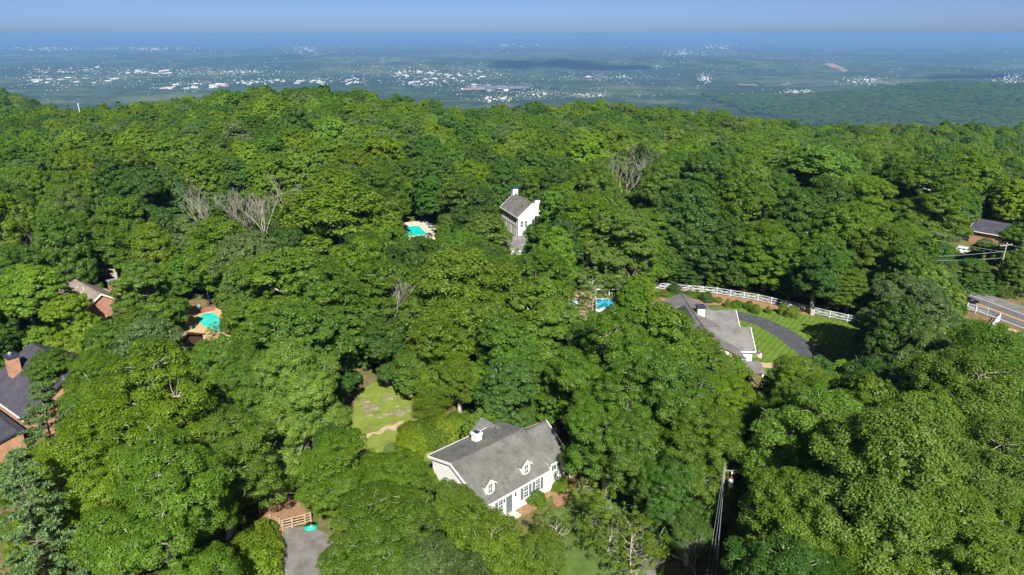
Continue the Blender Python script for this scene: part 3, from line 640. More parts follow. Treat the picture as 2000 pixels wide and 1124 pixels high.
patch('pool_deck', gp((776, 472), (782, 436), (830, 430), (856, 452), (846, 474)), 0.016, M_pale, 0.6); patch('pool_lawn', gp((828, 474), (858, 468), (862, 484), (826, 488)), 0.012, M_grassg, 0.3)
pool('bright aqua pool with pale paving below left of the gabled house', gp((787, 443), (818, 441), (836, 460), (796, 463)), M_pale, M_pool_b)
wl = thing('garden_wall', 'low white garden wall in front of the aqua pool', 'wall', at(796, 474)); MB().beam((0, 0, 0.35), tuple(at(856, 468) - at(796, 474) + Vector((0, 0, 0.35))), 0.3, 0.7).build('wall', M_pale, wl); MB().beam((0, 0, 0.74), tuple(at(856, 468) - at(796, 474) + Vector((0, 0, 0.74))), 0.4, 0.08).build('coping', M_pale, wl)
patch('patio', gp((1086, 630), (1092, 572), (1215, 570), (1225, 622), (1160, 640)), 0.014, M_gravel, 0.4)
pool('blue above ground pool seen through leaves right of the blue umbrellas', gp((1163, 612), (1163, 592), (1206, 592), (1206, 612)), M_shaded_white, M_pool_c, 0.9)
bm_ = thing('pergola_beam', 'white beam of a pergola behind the blue pool', 'pergola', at(1162, 588, 0)); q = at(1216, 588, 0) - at(1162, 588, 0)
MB().beam((0, 0, 2.4), tuple(q + Vector((0, 0, 2.4))), 0.16, 0.2).build('beam', M_white, bm_)
for f in (0.03, 0.5, 0.97): MB().box(q.x * f - 0.07, q.x * f + 0.07, q.y * f - 0.07, q.y * f + 0.07, 0, 2.3).build('post', M_white, bm_)
def umbrella(label, loc, r=1.5, h=2.5):
    o = thing('patio_umbrella', label, 'umbrella', loc, 0, 'open blue patio umbrellas')
    MB().tube([(0, 0, 0), (0, 0, h + 0.15)], 0.035, 6).build('pole', M_metal, o); MB().tube([(0, 0, 0), (0, 0, 0.06), (0, 0, 0.1)], [0.3, 0.3, 0.06], 10).build('base', M_black, o)
    for k in range(8):
        a, b = k * math.pi / 4, (k + 1) * math.pi / 4; A_, B_ = Vector((r * math.cos(a), r * math.sin(a), h - 0.5)), Vector((r * math.cos(b), r * math.sin(b), h - 0.5)); T = Vector((0, 0, h))
        mid = (A_ + B_) / 2 * 0.96; mid.z = h - 0.46; dz = Vector((0, 0, -0.02))
        MB().add([T, A_, mid, B_, T + dz, A_ + dz, mid + dz, B_ + dz], [(0, 1, 2), (0, 2, 3), (6, 5, 4), (7, 6, 4), (1, 5, 6, 2), (2, 6, 7, 3)]).build('canopy_panel', M_stripe if k % 2 else M_stripe_b, o)
    return o
M_stripe = plain('pale_blue_canvas', (0.42, 0.55, 0.78), 0.7, 0.06); M_stripe_b = plain('mid_blue_canvas', (0.20, 0.36, 0.68), 0.7, 0.06)
p = at(1116, 588, 2.3); umbrella('upper of the two open blue and white patio umbrellas', (p.x, p.y, 0)); p = at(1111, 611, 2.3); umbrella('lower of the two open blue and white patio umbrellas', (p.x, p.y, 0))
def closed_umbrella(label, px, py):
    p = at(px, py); o = thing('closed_umbrella', label, 'umbrella', p, 0, 'closed blue umbrellas by the turquoise pool')
    MB().tube([(0, 0, 0), (0, 0, 2.7)], 0.03, 6).build('pole', M_metal, o); MB().tube([(0, 0, 0), (0, 0, 0.08)], 0.25, 10).build('base', M_black, o)
    MB().tube([(0, 0, 1.0), (0, 0, 1.15), (0.02, 0, 1.7), (0, 0.01, 2.3), (0, 0, 2.65)], [0.2, 0.24, 0.21, 0.13, 0.03], 9).build('canopy', M_blue, o)
closed_umbrella('closed bright blue umbrella left of the turquoise pool', 353, 612); closed_umbrella('closed bright blue umbrella behind the turquoise pool', 409, 597)
closed_umbrella('closed blue umbrella far left of the aqua pool', 757, 436)
def lounger(label, px, py, rz):
    o = thing('lounger', label, 'lounger', at(px, py), rz); MB().box(-0.32, 0.32, -0.9, 0.35, 0.3, 0.38).build('seat', M_shutter, o)
    MB().add([(-0.32, 0.352, 0.3), (0.32, 0.352, 0.3), (0.32, 0.9, 0.85), (-0.32, 0.9, 0.85), (-0.32, 0.352, 0.38), (0.32, 0.352, 0.38), (0.32, 0.86, 0.9), (-0.32, 0.86, 0.9)], [(0, 1, 2, 3), (7, 6, 5, 4), (0, 4, 5, 1), (1, 5, 6, 2), (2, 6, 7, 3), (3, 7, 4, 0)]).build('backrest', M_shutter, o)
    for x in (-0.27, 0.27):
        for y in (-0.8, 0.25): MB().box(x - 0.03, x + 0.03, y - 0.03, y + 0.03, 0, 0.297).build('leg', M_black, o)
lounger('grey lounger on the brick terrace behind the turquoise pool', 373, 609, 0.5); lounger('second grey lounger on the brick terrace, nearer the blue umbrella behind', 388, 606, 0.3)
for i, (px, py) in enumerate(((842, 446), (848, 452), (838, 440))): lounger('pale lounger on the paving at the aqua pool, ' + ('middle one', 'lowest one', 'uppermost one')[i], px, py, 1.1)

# ------------------------------------------------------------------ fences
def fence(label, pts, step, h, rails, mat, pw, rw, rh, ground_gap=0.2, cap=False, cross=False):
    P = [Vector(p) for p in pts]; o = thing('fence', label, 'fence', P[0]); S = [P[0]]
    for a, b in zip(P[:-1], P[1:]):
        n = max(1, round((b - a).length / step))
        for i in range(1, n + 1): S.append(a + (b - a) * (i / n))
    S = [s - P[0] for s in S]
    for s in S:
        m = MB().box(s.x - pw / 2, s.x + pw / 2, s.y - pw / 2, s.y + pw / 2, 0, h + 0.12); po = m.build('post', mat, o)
        if cap: MB().add([(s.x - pw * 0.65, s.y - pw * 0.65, h + 0.123), (s.x + pw * 0.65, s.y - pw * 0.65, h + 0.123), (s.x + pw * 0.65, s.y + pw * 0.65, h + 0.123), (s.x - pw * 0.65, s.y + pw * 0.65, h + 0.123), (s.x, s.y, h + 0.22)], [(0, 1, 4), (1, 2, 4), (2, 3, 4), (3, 0, 4), (3, 2, 1, 0)]).build('cap', mat, po)
    for a, b in zip(S[:-1], S[1:]):
        d = (b - a).normalized() * (pw / 2 + 0.004)
        for k in range(rails):
            z = ground_gap + (h - ground_gap - rh / 2) * k / (rails - 1) + rh / 2; MB().beam(a + d + Vector((0, 0, z)), b - d + Vector((0, 0, z)), rw, rh).build('rail', mat, o)
        if cross:
            off = d.cross(Vector((0, 0, 1))).normalized() * (rw * 0.5 + 0.02)
            MB().beam(a + d + off + Vector((0, 0, 0.3)), b - d + off + Vector((0, 0, h - 0.12)), 0.03, rh * 0.8).build('cross_rail', mat, o)
            MB().beam(a + d - off + Vector((0, 0, h - 0.12)), b - d - off + Vector((0, 0, 0.3)), 0.03, rh * 0.8).build('cross_rail', mat, o)
    return o
fence('long white crossbuck fence curving between the lawn and the dense tree row', gp((1262, 566), (1283, 565), (1345, 570), (1400, 575), (1480, 588), (1560, 607), (1620, 621), (1690, 636)), 2.5, 1.3, 3, M_shaded_white, 0.12, 0.04, 0.10, cross=True)
fence('short white fence turning a corner beside the road', gp((1888, 606), (1905, 611), (1927, 618), (1951, 628), (1936, 646)), 2.2, 1.35, 3, M_shaded_white, 0.16, 0.06, 0.15, cap=True)
fence('weathered split rail fence at the head of the parking area', gp((553, 1036), (572, 1031), (597, 1025), (608, 1020)), 1.6, 1.25, 4, M_wood, 0.15, 0.06, 0.12)
fence('grey split rail fence climbing the path beside the big oak', gp((508, 1008), (530, 980), (548, 958), (566, 936)), 2.4, 1.2, 4, M_wood, 0.13, 0.06, 0.11)
fence('low wooden rail fence crossing the leaf strewn path', gp((528, 1020), (548, 1028)), 1.6, 0.9, 3, M_wood, 0.12, 0.06, 0.1)
fence('wooden rail fence at the far corner of the white house', gp((1112, 936), (1150, 922), (1180, 912)), 2.0, 1.2, 3, M_wood, 0.13, 0.05, 0.11)
# green saucer lying on the parking area
p = at(607, 1031); sw = thing('plastic_saucer', 'round green plastic saucer lying on the parking area', 'saucer', p); m = MB()
m.tube([(0, 0, 0.02), (0, 0, 0.03), (0, 0, 0.2), (0, 0, 0.24), (0, 0, 0.18), (0, 0, 0.10)], [0.5, 0.62, 0.74, 0.70, 0.60, 0.35], 24); m.build('dish', M_teal, sw, True)
MB().tube([(0.05, 0.05, 0.19), (0.05, 0.05, 0.24)], 0.16, 10).build('handle', M_wood, sw)
gt = thing('iron_gate', 'dark slatted iron gate at the end of the curved drive', 'gate', at(1600, 690), -0.2)
for k in range(9): MB().box(-1.1 + k * 0.27, -1.06 + k * 0.27, -0.02, 0.02, 0.1, 1.5).build('bar', M_rust, gt)
MB().box(-1.14, 1.14, -0.03, 0.03, 1.503, 1.56).build('top_rail', M_rust, gt); MB().box(-1.14, 1.14, -0.03, 0.03, 0.04, 0.097).build('bottom_rail', M_rust, gt)

# ------------------------------------------------------------------ utility poles and cables
def sag(a, b, s, n=14):
    a, b = Vector(a), Vector(b); return [a + (b - a) * (i / n) + Vector((0, 0, -4 * s * (i / n) * (1 - i / n))) for i in range(n + 1)]
def cable(label, a, b, s, r=0.018):
    a = Vector(a); o = thing('power_cable', label, 'cable', a, 0, 'overhead cables'); MB().tube([p - a for p in sag(a, b, s)], r, 4).build('wire', M_cable, o)
P1 = Vector((20.3, 60.3, 0)); FOOT.append(([(P1.x - 1, P1.y - 1), (P1.x + 1, P1.y - 1), (P1.x + 1, P1.y + 1), (P1.x - 1, P1.y + 1)], 1.0))
up = thing('utility_pole', 'wooden utility pole with grey transformer in the right foreground', 'utility pole', P1)
MB().tube([(0.35, 0.3, -0.3), (0.2, 0.15, 4), (0, 0, 11.2)], [0.17, 0.15, 0.11], 10).build('pole', M_polewood, up)
MB().beam((-0.05, -0.1, 10.55), (0.85, -0.12, 10.5), 0.08, 0.1).build('bracket', M_metal, up)
t_ = MB().tube([(0.72, -0.12, 8.75), (0.72, -0.12, 8.8), (0.72, -0.12, 9.55), (0.72, -0.12, 9.62)], [0.2, 0.24, 0.24, 0.12], 14).build('transformer', M_grey_can, up, True)
MB().tube([(0.72, -0.12, 9.621), (0.72, -0.12, 9.75), (0.72, -0.12, 9.85), (0.72, -0.12, 10.0)], [0.07, 0.1, 0.06, 0.03], 8).build('bushing', M_ceramic, t_)
MB().tube([(0.72, -0.12, 10.42), (0.72, -0.12, 10.2), (0.72, -0.12, 10.1)], [0.06, 0.07, 0.03], 8).build('cutout', M_white, up)
for i, (dx, z, px, py, lab) in enumerate(((-0.1, 10.9, 1372, 1180, 'leftmost of the three cables dropping from the near pole'), (0.0, 10.2, 1382, 1180, 'middle cable dropping from the near pole'), (0.1, 8.6, 1393, 1180, 'thick lowest cable dropping from the near pole'))):
    b = at(px, py, 7.5); cable(lab, P1 + Vector((dx, -0.1, z)), b, 0.5, 0.012 + 0.008 * (i == 2))
P2 = Vector((98.8, 141.0, 0)); FOOT.append(([(P2.x - 1, P2.y - 1), (P2.x + 1, P2.y - 1), (P2.x + 1, P2.y + 1), (P2.x - 1, P2.y + 1)], 1.0))
up2 = thing('utility_pole', 'tall wooden utility pole with crossarm beside the road', 'utility pole', P2)
MB().tube([(0, 0, -0.3), (0.1, 0, 5), (0.2, 0, 10.4)], [0.19, 0.16, 0.12], 8).build('pole', M_bark, up2); MB().beam((-1.3, -0.3, 9.8), (1.5, 0.3, 9.9), 0.12, 0.14).build('crossarm', M_bark, up2)
for x in (-1.15, -0.5, 0.7, 1.35): MB().tube([(x, x * 0.2, 9.92), (x, x * 0.2, 10.02), (x, x * 0.2, 10.12)], [0.05, 0.07, 0.03], 6).build('insulator', M_grey_can, up2)
P3 = Vector((74.5, 178.0, 0)); up3 = thing('utility_pole', 'far utility pole half hidden in the trees along the road', 'utility pole', P3)
MB().tube([(0, 0, -0.3), (0, 0, 10)], [0.19, 0.12], 8).build('pole', M_bark, up3); MB().beam((-1.2, 0.3, 9.4), (1.2, -0.3, 9.4), 0.12, 0.14).build('crossarm', M_bark, up3)
for i, (x, z, lab) in enumerate(((-1.15, 10.0, 'topmost cable running back along the road'), (0.7, 9.95, 'second cable running back along the road'), (0.1, 8.4, 'thick lower cable running back along the road'))): cable(lab, P2 + Vector((x, 0, z)), P3 + Vector((x, 0, z - 0.5)), 0.5, 0.03 if i < 2 else 0.05)
for i, (z, w, lab) in enumerate(((8.6, 8.0, 'upper cable running left from the roadside pole to the wood'), (7.2, 6.8, 'middle cable running left from the roadside pole'), (4.4, 4.6, 'lowest cable running left from the roadside pole'))): cable(lab, P2 + Vector((0.1, 0, z)), Vector((77, 139 + 2 * i, w)), 0.3, 0.03)
for i, (z, lab) in enumerate(((10.0, 'upper cable leaving the frame right of the roadside pole'), (4.6, 'lower cable leaving the frame right of the roadside pole'))): cable(lab, P2 + Vector((0.6, 0, z)), Vector((122, 118, z)), 0.6, 0.03)
st = thing('wooden_post', 'short pale wooden post in the roadside shrubs', 'post', at(1835, 530)); MB().tube([(0, 0, -0.2), (0.2, 0, 2.6)], [0.13, 0.11], 8).build('post', M_pale_bark, st); MB().tube([(0.2, 0, 2.601), (0.21, 0, 2.68)], [0.13, 0.05], 8).build('cap', M_metal, st)

# ------------------------------------------------------------------ white car
van = thing('parked_car', 'white estate car with roof rack parked under trees beyond the road', 'car', (108.6, 167.6, 0), math.atan2(-2.6, 2.6))
FOOT.append(([(106, 165), (111, 165), (111, 170), (106, 170)], 2.0))
def side(prof, w, nm, mat, y0=None):
    m = MB(); m.prism(prof, -w, w, 'y'); return m.build(nm, mat, van)
side([(-2.35, 0.35), (2.3, 0.35), (2.4, 0.6), (2.35, 0.95), (1.35, 1.08), (-2.3, 1.05), (-2.4, 0.7)], 0.92, 'body', M_carwhite)
side([(1.30, 1.083), (0.55, 1.62), (-1.95, 1.66), (-2.25, 1.053)], 0.80, 'cabin', M_carwhite)
for s_ in (-1, 1):
    for a, b in ((-1.95, -1.15), (-1.05, -0.15), (-0.05, 0.75)):
        y = s_ * 0.805; m = MB(); m.add([(a, y, 1.15), (b, y, 1.15), (b - 0.1, y, 1.52), (a + 0.05, y, 1.52), (a, y * 0.99, 1.15), (b, y * 0.99, 1.15), (b - 0.1, y * 0.99, 1.52), (a + 0.05, y * 0.99, 1.52)], [(0, 1, 2, 3), (7, 6, 5, 4), (0, 4, 5, 1), (1, 5, 6, 2), (2, 6, 7, 3), (3, 7, 4, 0)]); m.build('window', M_glass, van)
    for x in (-1.45, 1.45):
        w_ = MB().tube([(x, s_ * 0.72, 0.34), (x, s_ * 0.93, 0.34)], 0.34, 16).build('wheel', M_tyre, van); MB().tube([(x, s_ * 0.931, 0.34), (x, s_ * 0.945, 0.34)], 0.2, 12).build('rim', M_metal, w_)
    MB().tube([(-1.6, s_ * 0.6, 1.72), (0.4, s_ * 0.6, 1.70)], 0.025, 6).build('roof_rack', M_black, van)
    MB().box(2.372, 2.40, s_ * 0.72 - 0.14, s_ * 0.72 + 0.14, 0.66, 0.84).build('headlight', M_metal, van)
MB().add([(1.26, -0.7, 1.12), (1.26, 0.7, 1.12), (0.62, 0.66, 1.58), (0.62, -0.66, 1.58), (1.29, -0.7, 1.13), (1.29, 0.7, 1.13), (0.65, 0.66, 1.59), (0.65, -0.66, 1.59)], [(4, 5, 6, 7), (3, 2, 1, 0), (0, 1, 5, 4), (1, 2, 6, 5), (2, 3, 7, 6), (3, 0, 4, 7)]).build('windscreen', M_glass, van)

# ------------------------------------------------------------------ trees
def _unit(a): return a / np.maximum(np.linalg.norm(a, axis=-1, keepdims=True), 1e-9)
def leaf_quads(P, N, size, rng, aspect=0.62, fold=0.12, tri=False):
    n = len(P); t = _unit(np.cross(N, _unit(rng.normal(size=(n, 3))))); b = np.cross(N, t)
    l = (size * rng.uniform(0.7, 1.3, n))[:, None]; w = l * aspect
    if tri:
        V = np.stack([P - t * l * 0.5 - b * w * 0.5, P + t * l * 0.6, P - t * l * 0.4 + b * w * 0.7], 1).reshape(-1, 3)
        return V, np.arange(3 * n).reshape(n, 3)
    V = np.stack([P - t * l * 0.5, P + b * w * 0.5 + N * l * fold, P + t * l * 0.5, P - b * w * 0.5 + N * l * fold], 1).reshape(-1, 3)
    return V, np.arange(4 * n).reshape(n, 4)
def sphere_dirs(n, rng, lo=-0.45):
    z = rng.uniform(lo, 1.0, n); a = rng.uniform(0, 2 * np.pi, n); s = np.sqrt(1 - z * z)
    return np.stack([s * np.cos(a), s * np.sin(a), z], -1)
def crown_clumps(rng, n, R, z0, z1, shape, cr):
    """clump centres, radii, outward directions and the limb ends; a crown is a bunch of lobes, so its outline is uneven"""
    zc = z0 + (z1 - z0) * 0.42; hz = (z1 - z0) / 2
    nl = {'round': 21, 'dome': 15, 'tall': 22}[shape]; lob = []
    if shape == 'dome': lob.append((0, 0, zc, R * 0.80, hz * 0.92))
    for i in range(nl):
        a = i * 2.4 + rng.uniform(-0.5, 0.5); e = rng.uniform(-0.75, 0.85); q = math.sqrt(max(0.05, 1 - max(0, e) ** 2)) * rng.uniform(0.5, 0.78)
        if shape == 'tall': q *= 1 - 0.3 * max(0, e)
        rl = R * rng.uniform(0.20, 0.40) * (1.05 if shape != 'dome' else 0.85); vz = rl * rng.uniform(0.75, 1.15)
        lob.append((q * R * math.cos(a), q * R * math.sin(a), min(zc + e * hz * 1.05, z1 - vz), rl, vz))
    lob.append((rng.normal() * 0.12 * R, rng.normal() * 0.12 * R, z1 - R * 0.36, R * 0.4, R * 0.36)); lob.append((rng.normal() * 0.1 * R, rng.normal() * 0.1 * R, zc + hz * 0.25, R * 0.45, R * 0.45))
    lob = np.array(lob); w = lob[:, 3] * lob[:, 4]; w = w / w.sum(); k = rng.choice(len(lob), n * 6, p=w); d = sphere_dirs(len(k), rng, -0.5)
    f = np.where(rng.rand(len(d)) < 0.85, rng.uniform(0.82, 1.22, len(d)), rng.uniform(0.3, 0.8, len(d)))
    C = lob[k, :3] + d * np.stack([lob[k, 3], lob[k, 3], lob[k, 4]], -1) * f[:, None]
    ins = (((C[:, None, :2] - lob[None, :, :2]) / lob[None, :, 3:4]) ** 2).sum(-1) + ((C[:, None, 2] - lob[None, :, 2]) / lob[None, :, 4]) ** 2
    ins[np.arange(len(C)), k] = 9; ok = (ins.min(1) > 0.6) & (C[:, 2] < z1 + 0.3) & (C[:, 2] > z0 * 0.8)
    C = C[ok]; d = d[ok]
    keep = []; r2 = (cr * 1.0) ** 2
    for i in range(len(C)):
        if len(keep) >= n: break
        if not keep or ((C[keep] - C[i]) ** 2).sum(1).min() > r2: keep.append(i)
    C = C[keep]; d = d[keep]
    out = _unit(C - np.array([0, 0, zc - hz * 0.3]))
    return C, cr * rng.choice([0.55, 0.75, 0.95, 1.2, 1.35], len(C)) * rng.uniform(0.9, 1.1, len(C)), _unit(d * 0.7 + out * 0.5 + np.array([0, 0, 0.2])), lob[:, :3]
def limb_mesh(rng, C, z0, z1, R, tr, ends, twigs, dead=0):
    m = MB(); H = z1
    lean = rng.normal(size=2) * 0.03 * H
    tp = [Vector((0, 0, -0.4)), Vector((0, 0, 0.4))] + [Vector((lean[0] * f, lean[1] * f, H * f * 0.78)) + Vector(rng.normal(size=3) * 0.12) for f in (0.25, 0.5, 0.75, 1.0)]
    m.tube(tp, [tr * 1.35, tr * 1.05, tr * 0.9, tr * 0.7, tr * 0.45, tr * 0.15], 7)
    nodes = [np.array(p) for p in tp[2:]]
    for e in ends:
        if e[2] < z0 * 1.15: continue
        e = np.array([e[0] * 0.9, e[1] * 0.9, e[2]])
        zb = max(z0 * 0.75, e[2] - np.hypot(e[0], e[1]) * rng.uniform(0.5, 1.0)); zb = min(zb, H * 0.7)
        f = zb / (H * 0.78); s = np.array([lean[0] * f, lean[1] * f, zb]); mid = s + (e - s) * 0.5 + np.array([0, 0, -0.06 * R]) + rng.normal(size=3) * 0.25
        q1 = s + (mid - s) * 0.5 + rng.normal(size=3) * 0.12; q2 = mid + (e - mid) * 0.5 + rng.normal(size=3) * 0.2
        rr = tr * rng.uniform(0.3, 0.45)
        m.tube([s, q1, mid, q2, e], [rr, rr * 0.8, rr * 0.6, rr * 0.4, rr * 0.15], 5, False)
        nodes += [q1, mid, q2, e]
    Nn = np.array(nodes)
    if twigs:
        for c in C[rng.permutation(len(C))[:twigs]]:
            k = ((Nn - c) ** 2).sum(1).argmin(); s = Nn[k]; mid = (s + c) / 2 + rng.normal(size=3) * 0.15
            m.tube([s, mid, c + (c - s) * 0.1], [tr * 0.11, tr * 0.08, tr * 0.035], 3, False)
    for c in C[rng.permutation(len(C))[:dead]]:          # dead twigs that stand out of the leaves
        d = _unit(c - np.array([0, 0, (z0 + z1) * 0.45]) + rng.normal(size=3) * 2.2 * 0.8); e = c + d * rng.uniform(0.7, 1.6)
        m.tube([c - d * 0.7, c + d * 0.3 + rng.normal(size=3) * 0.1, e], [tr * 0.09, tr * 0.075, tr * 0.03], 3, False)
        m.tube([c + d * 0.3, c + d * 0.7 + rng.normal(size=3) * 0.35], [tr * 0.06, tr * 0.025], 3, False)
    return m
def mb_mesh(m, name, mat):
    me = bpy.data.meshes.new(name); me.from_pydata(m.v, [], m.f); me.polygons.foreach_set('use_smooth', [True] * len(me.polygons)); me.materials.append(mat); return me
def make_tree(seed, kind, H=20.0, R=5.5, lod=0):
    """returns trunk mesh, crown mesh; lod 0 near, 1 middle, 2 far"""
    rng = np.random.RandomState(seed); bark = M_bark; leafm = M_leaf
    ls = {0: 0.18, 1: 0.25, 2: 0.5}[lod]
    if kind == 'pine':
        z0, z1 = 0.22 * H, H; P = []; N = []; tips = []
        nw = 13 if lod < 2 else 8; m = MB(); tr = 0.28
        m.tube([(0, 0, -0.4), (0, 0, H * 0.5), (0, 0, H * 0.98)], [tr, tr * 0.6, 0.04], 6)
        for i in range(nw):
            f = i / (nw - 1); z = z0 + (z1 - z0) * f ** 0.9; rad = R * (1 - f) ** 0.75 * rng.uniform(0.8, 1.1) + 0.5; nb = rng.randint(5, 8)
            for k in range(nb):
                a = 2 * np.pi * (k + rng.uniform(-0.3, 0.3)) / nb + i * 1.3; ln = rad * rng.uniform(0.7, 1.1); dr = np.array([math.cos(a), math.sin(a), 0])
                e = np.array([0, 0, z]) + dr * ln + np.array([0, 0, ln * rng.uniform(0.02, 0.22)])
                m.tube([(0, 0, z), tuple((np.array([0, 0, z]) + e) / 2 - np.array([0, 0, 0.12])), tuple(e)], [0.07, 0.045, 0.015], 3, False)
                nt2 = max(3, int(ln / 0.55))
                for q in range(nt2):
                    g = 0.25 + 0.75 * (q + rng.rand()) / nt2; c = np.array([0, 0, z]) * (1 - g) + e * g + rng.normal(size=3) * np.array([0.35, 0.35, 0.1]) * (0.4 + 0.3 * ln * 0.4); tips.append(c)
        tips = np.array(tips); per = {0: 64, 1: 20, 2: 6}[lod]
        c = np.repeat(tips, per, 0); d = _unit(rng.normal(size=c.shape) + np.array([0, 0, 0.5]))
        P = c + d * rng.uniform(0.1, 0.42, len(c))[:, None] * np.array([1, 1, 0.6]); N = _unit(np.cross(d, rng.normal(size=d.shape)) + np.array([0, 0, 0.5]))
        t = d; b = _unit(np.cross(N, t)); l = {0: 0.30, 1: 0.5, 2: 1.0}[lod]; w = {0: 0.05, 1: 0.13, 2: 0.45}[lod]
        V = np.stack([P - t * l / 2, P + b * w, P + t * l / 2, P - b * w], 1).reshape(-1, 3); Q = np.arange(len(V)).reshape(-1, 4)
        me = np_mesh('crown', V, Q, rng.rand(len(Q))); me.materials.append(M_needle)
        return mb_mesh(m, 'trunk', M_pine_bark), me
    spec = {  # clump radius, leaves spread, vertical squash, normal jitter, crown base, leaf scale
        'oak': dict(cr=0.66, sq=0.80, jit=0.5, z0=0.24, n=620, ls=1.0, shape='round', dead=44),
        'maple': dict(cr=0.68, sq=0.85, jit=0.5, z0=0.10, n=600, ls=0.95, shape='dome', dead=10),
        'poplar': dict(cr=0.85, sq=0.95, jit=0.8, z0=0.24, n=440, ls=1.08, shape='tall', dead=26),
        'layer': dict(cr=0.95, sq=0.30, jit=0.65, z0=0.16, n=300, ls=0.95, shape='round', dead=4),
        'thin': dict(cr=0.75, sq=0.75, jit=0.6, z0=0.22, n=110, ls=0.95, shape='round', dead=12),
        'cone': dict(cr=0.5, sq=1.0, jit=0.4, z0=0.04, n=260, ls=0.7, shape='cone', dead=0),
        'shrub': dict(cr=0.55, sq=0.85, jit=0.6, z0=0.0, n=160, ls=0.85, shape='dome', dead=0)}[kind]
    z0 = spec['z0'] * H; cr = spec['cr'] * (1.0 if kind in ('shrub', 'cone') else R / 5.5); n = spec['n']
    if lod == 2: n = int(n * 0.8); cr *= 1.1; spec['shape'] = 'dome' if spec['shape'] == 'round' else spec['shape']
    if kind == 'cone':
        zz = z0 + (H - z0) * rng.rand(n) ** 1.4; a = rng.uniform(0, 2 * np.pi, n); rr = R * (1 - (zz - z0) / (H - z0)) * rng.uniform(0.8, 1.05, n)
        C = np.stack([rr * np.cos(a), rr * np.sin(a), zz], -1); rad = cr * rng.uniform(0.8, 1.2, n); D = _unit(np.stack([np.cos(a), np.sin(a), 0.4 + 0 * a], -1)); lobes = np.array([[0, 0, H * 0.5]])
    else:
        C, rad, D, lobes = crown_clumps(rng, n, R, z0, H, spec['shape'], cr)
    lsz = ls * spec['ls']; cover = {0: 1.5, 1: 1.3, 2: 1.4}[lod]
    if kind == 'thin': cover *= 0.7
    if kind == 'poplar': cover *= 1.15
    per = np.maximum(5, (cover * 2 * np.pi * rad ** 2 / (lsz * lsz * 0.62)).astype(int))
    if kind == 'layer': per = (per * 0.62).astype(int)
    idx = np.repeat(np.arange(len(C)), per); k = len(idx)
    d = _unit(rng.normal(size=(k, 3)) + D[idx] * 0.75 + np.array([0, 0, 0.35]))
    if kind == 'poplar': rf = rng.uniform(0.45, 1.08, k)
    else: rf = rng.uniform(0.72, 1.07, k)
    sc = np.array([1, 1, spec['sq']])
    P = C[idx] + d * (rad[idx] * rf)[:, None] * sc
    if kind == 'layer':
        P = C[idx] + rng.normal(size=(k, 3)) * (rad[idx] * 0.55)[:, None] * np.array([1, 1, 0.26]); P[:, 2] -= 0.12 * ((P - C[idx])[:, :2] ** 2).sum(1)
        N = _unit(np.array([0, 0, 1.0]) + D[idx] * 0.35 + rng.normal(size=(k, 3)) * spec['jit'])
    else:
        N = _unit(d / sc + D[idx] * 0.35 + np.array([0, 0, 0.25]) + rng.normal(size=(k, 3)) * spec['jit'])
    V, Q = leaf_quads(P, N, lsz, rng, 0.8 if lod else 0.62, tri=lod > 0)
    cl = rng.rand(len(C))
    va = np.clip(0.55 * rng.rand(k) + 0.45 * cl[idx], 0, 0.92); va[rng.rand(k) < 0.012] = 1.0
    me = np_mesh('crown', V, Q, va); me.materials.append(leafm)
    if kind == 'shrub':
        return None, me
    tr = 0.026 * H if kind != 'thin' else 0.014 * H
    m = limb_mesh(rng, C, z0, H, R, tr, lobes, {0: 220, 1: 110, 2: 0}[lod], {0: spec['dead'], 1: spec['dead'] * 2 // 3, 2: 0}[lod])
    return mb_mesh(m, 'trunk', bark), me
def make_bare(seed, H=18.0, spread=0.5, levels=5, tr=0.17, forks=3):
    rng = np.random.RandomState(seed); m = MB(); tw = MB()
    def grow(p, d, ln, r, lev):
        q = p + d * ln * 0.5 + rng.normal(size=3) * 0.05 * ln; e = q + _unit(d + rng.normal(size=3) * 0.16) * ln * 0.5
        (m if lev == levels else tw).tube([tuple(p), tuple(q), tuple(e)], [r, r * 0.85, r * 0.68], 6 if lev == levels else 4, False)
        if lev == 0: return
        for k in range(forks if lev > 1 else 3):
            a = rng.uniform(0, 2 * np.pi); s = np.array([math.cos(a), math.sin(a), 0])
            nd = _unit(d + s * spread * rng.uniform(0.6, 1.4) + np.array([0, 0, 0.18])); st = p + (e - p) * (1.0 if k < 2 else rng.uniform(0.5, 0.9))
            grow(st, nd, ln * rng.uniform(0.55, 0.85), r * 0.60, lev - 1)
    grow(np.array([0, 0, -0.3]), np.array([0, 0, 1.0]), H * 0.36, tr, levels)
    return mb_mesh(m, 'trunk', M_pale_bark), mb_mesh(tw, 'branches', M_pale_bark)

PROTO = {}
def proto(kind, lod, k):
    key = (kind, lod, k)
    if key not in PROTO:
        H, R = {'oak': (20, 5.5), 'maple': (18, 5.5), 'poplar': (22, 5.5), 'layer': (12, 5.0), 'thin': (9, 3.0), 'cone': (6, 1.6), 'shrub': (2.2, 1.8), 'pine': (22, 5.0)}[kind]
        PROTO[key] = make_tree(100 + 31 * k + 7 * lod + sum(map(ord, kind)), kind, H, R, lod) + (H, R)
    return PROTO[key]
GREEN = {   # leaf colours (linear)
    'mid': (0.098, 0.182, 0.020), 'dark': (0.066, 0.140, 0.022), 'bright': (0.128, 0.214, 0.014), 'yellow': (0.148, 0.250, 0.022),
    'olive': (0.126, 0.205, 0.020), 'light': (0.134, 0.226, 0.032), 'blue': (0.086, 0.156, 0.054), 'lime': (0.160, 0.240, 0.016), 'grey': (0.104, 0.168, 0.050)}
TREES = []    # (x, y, H, R, kind, colour, hand)
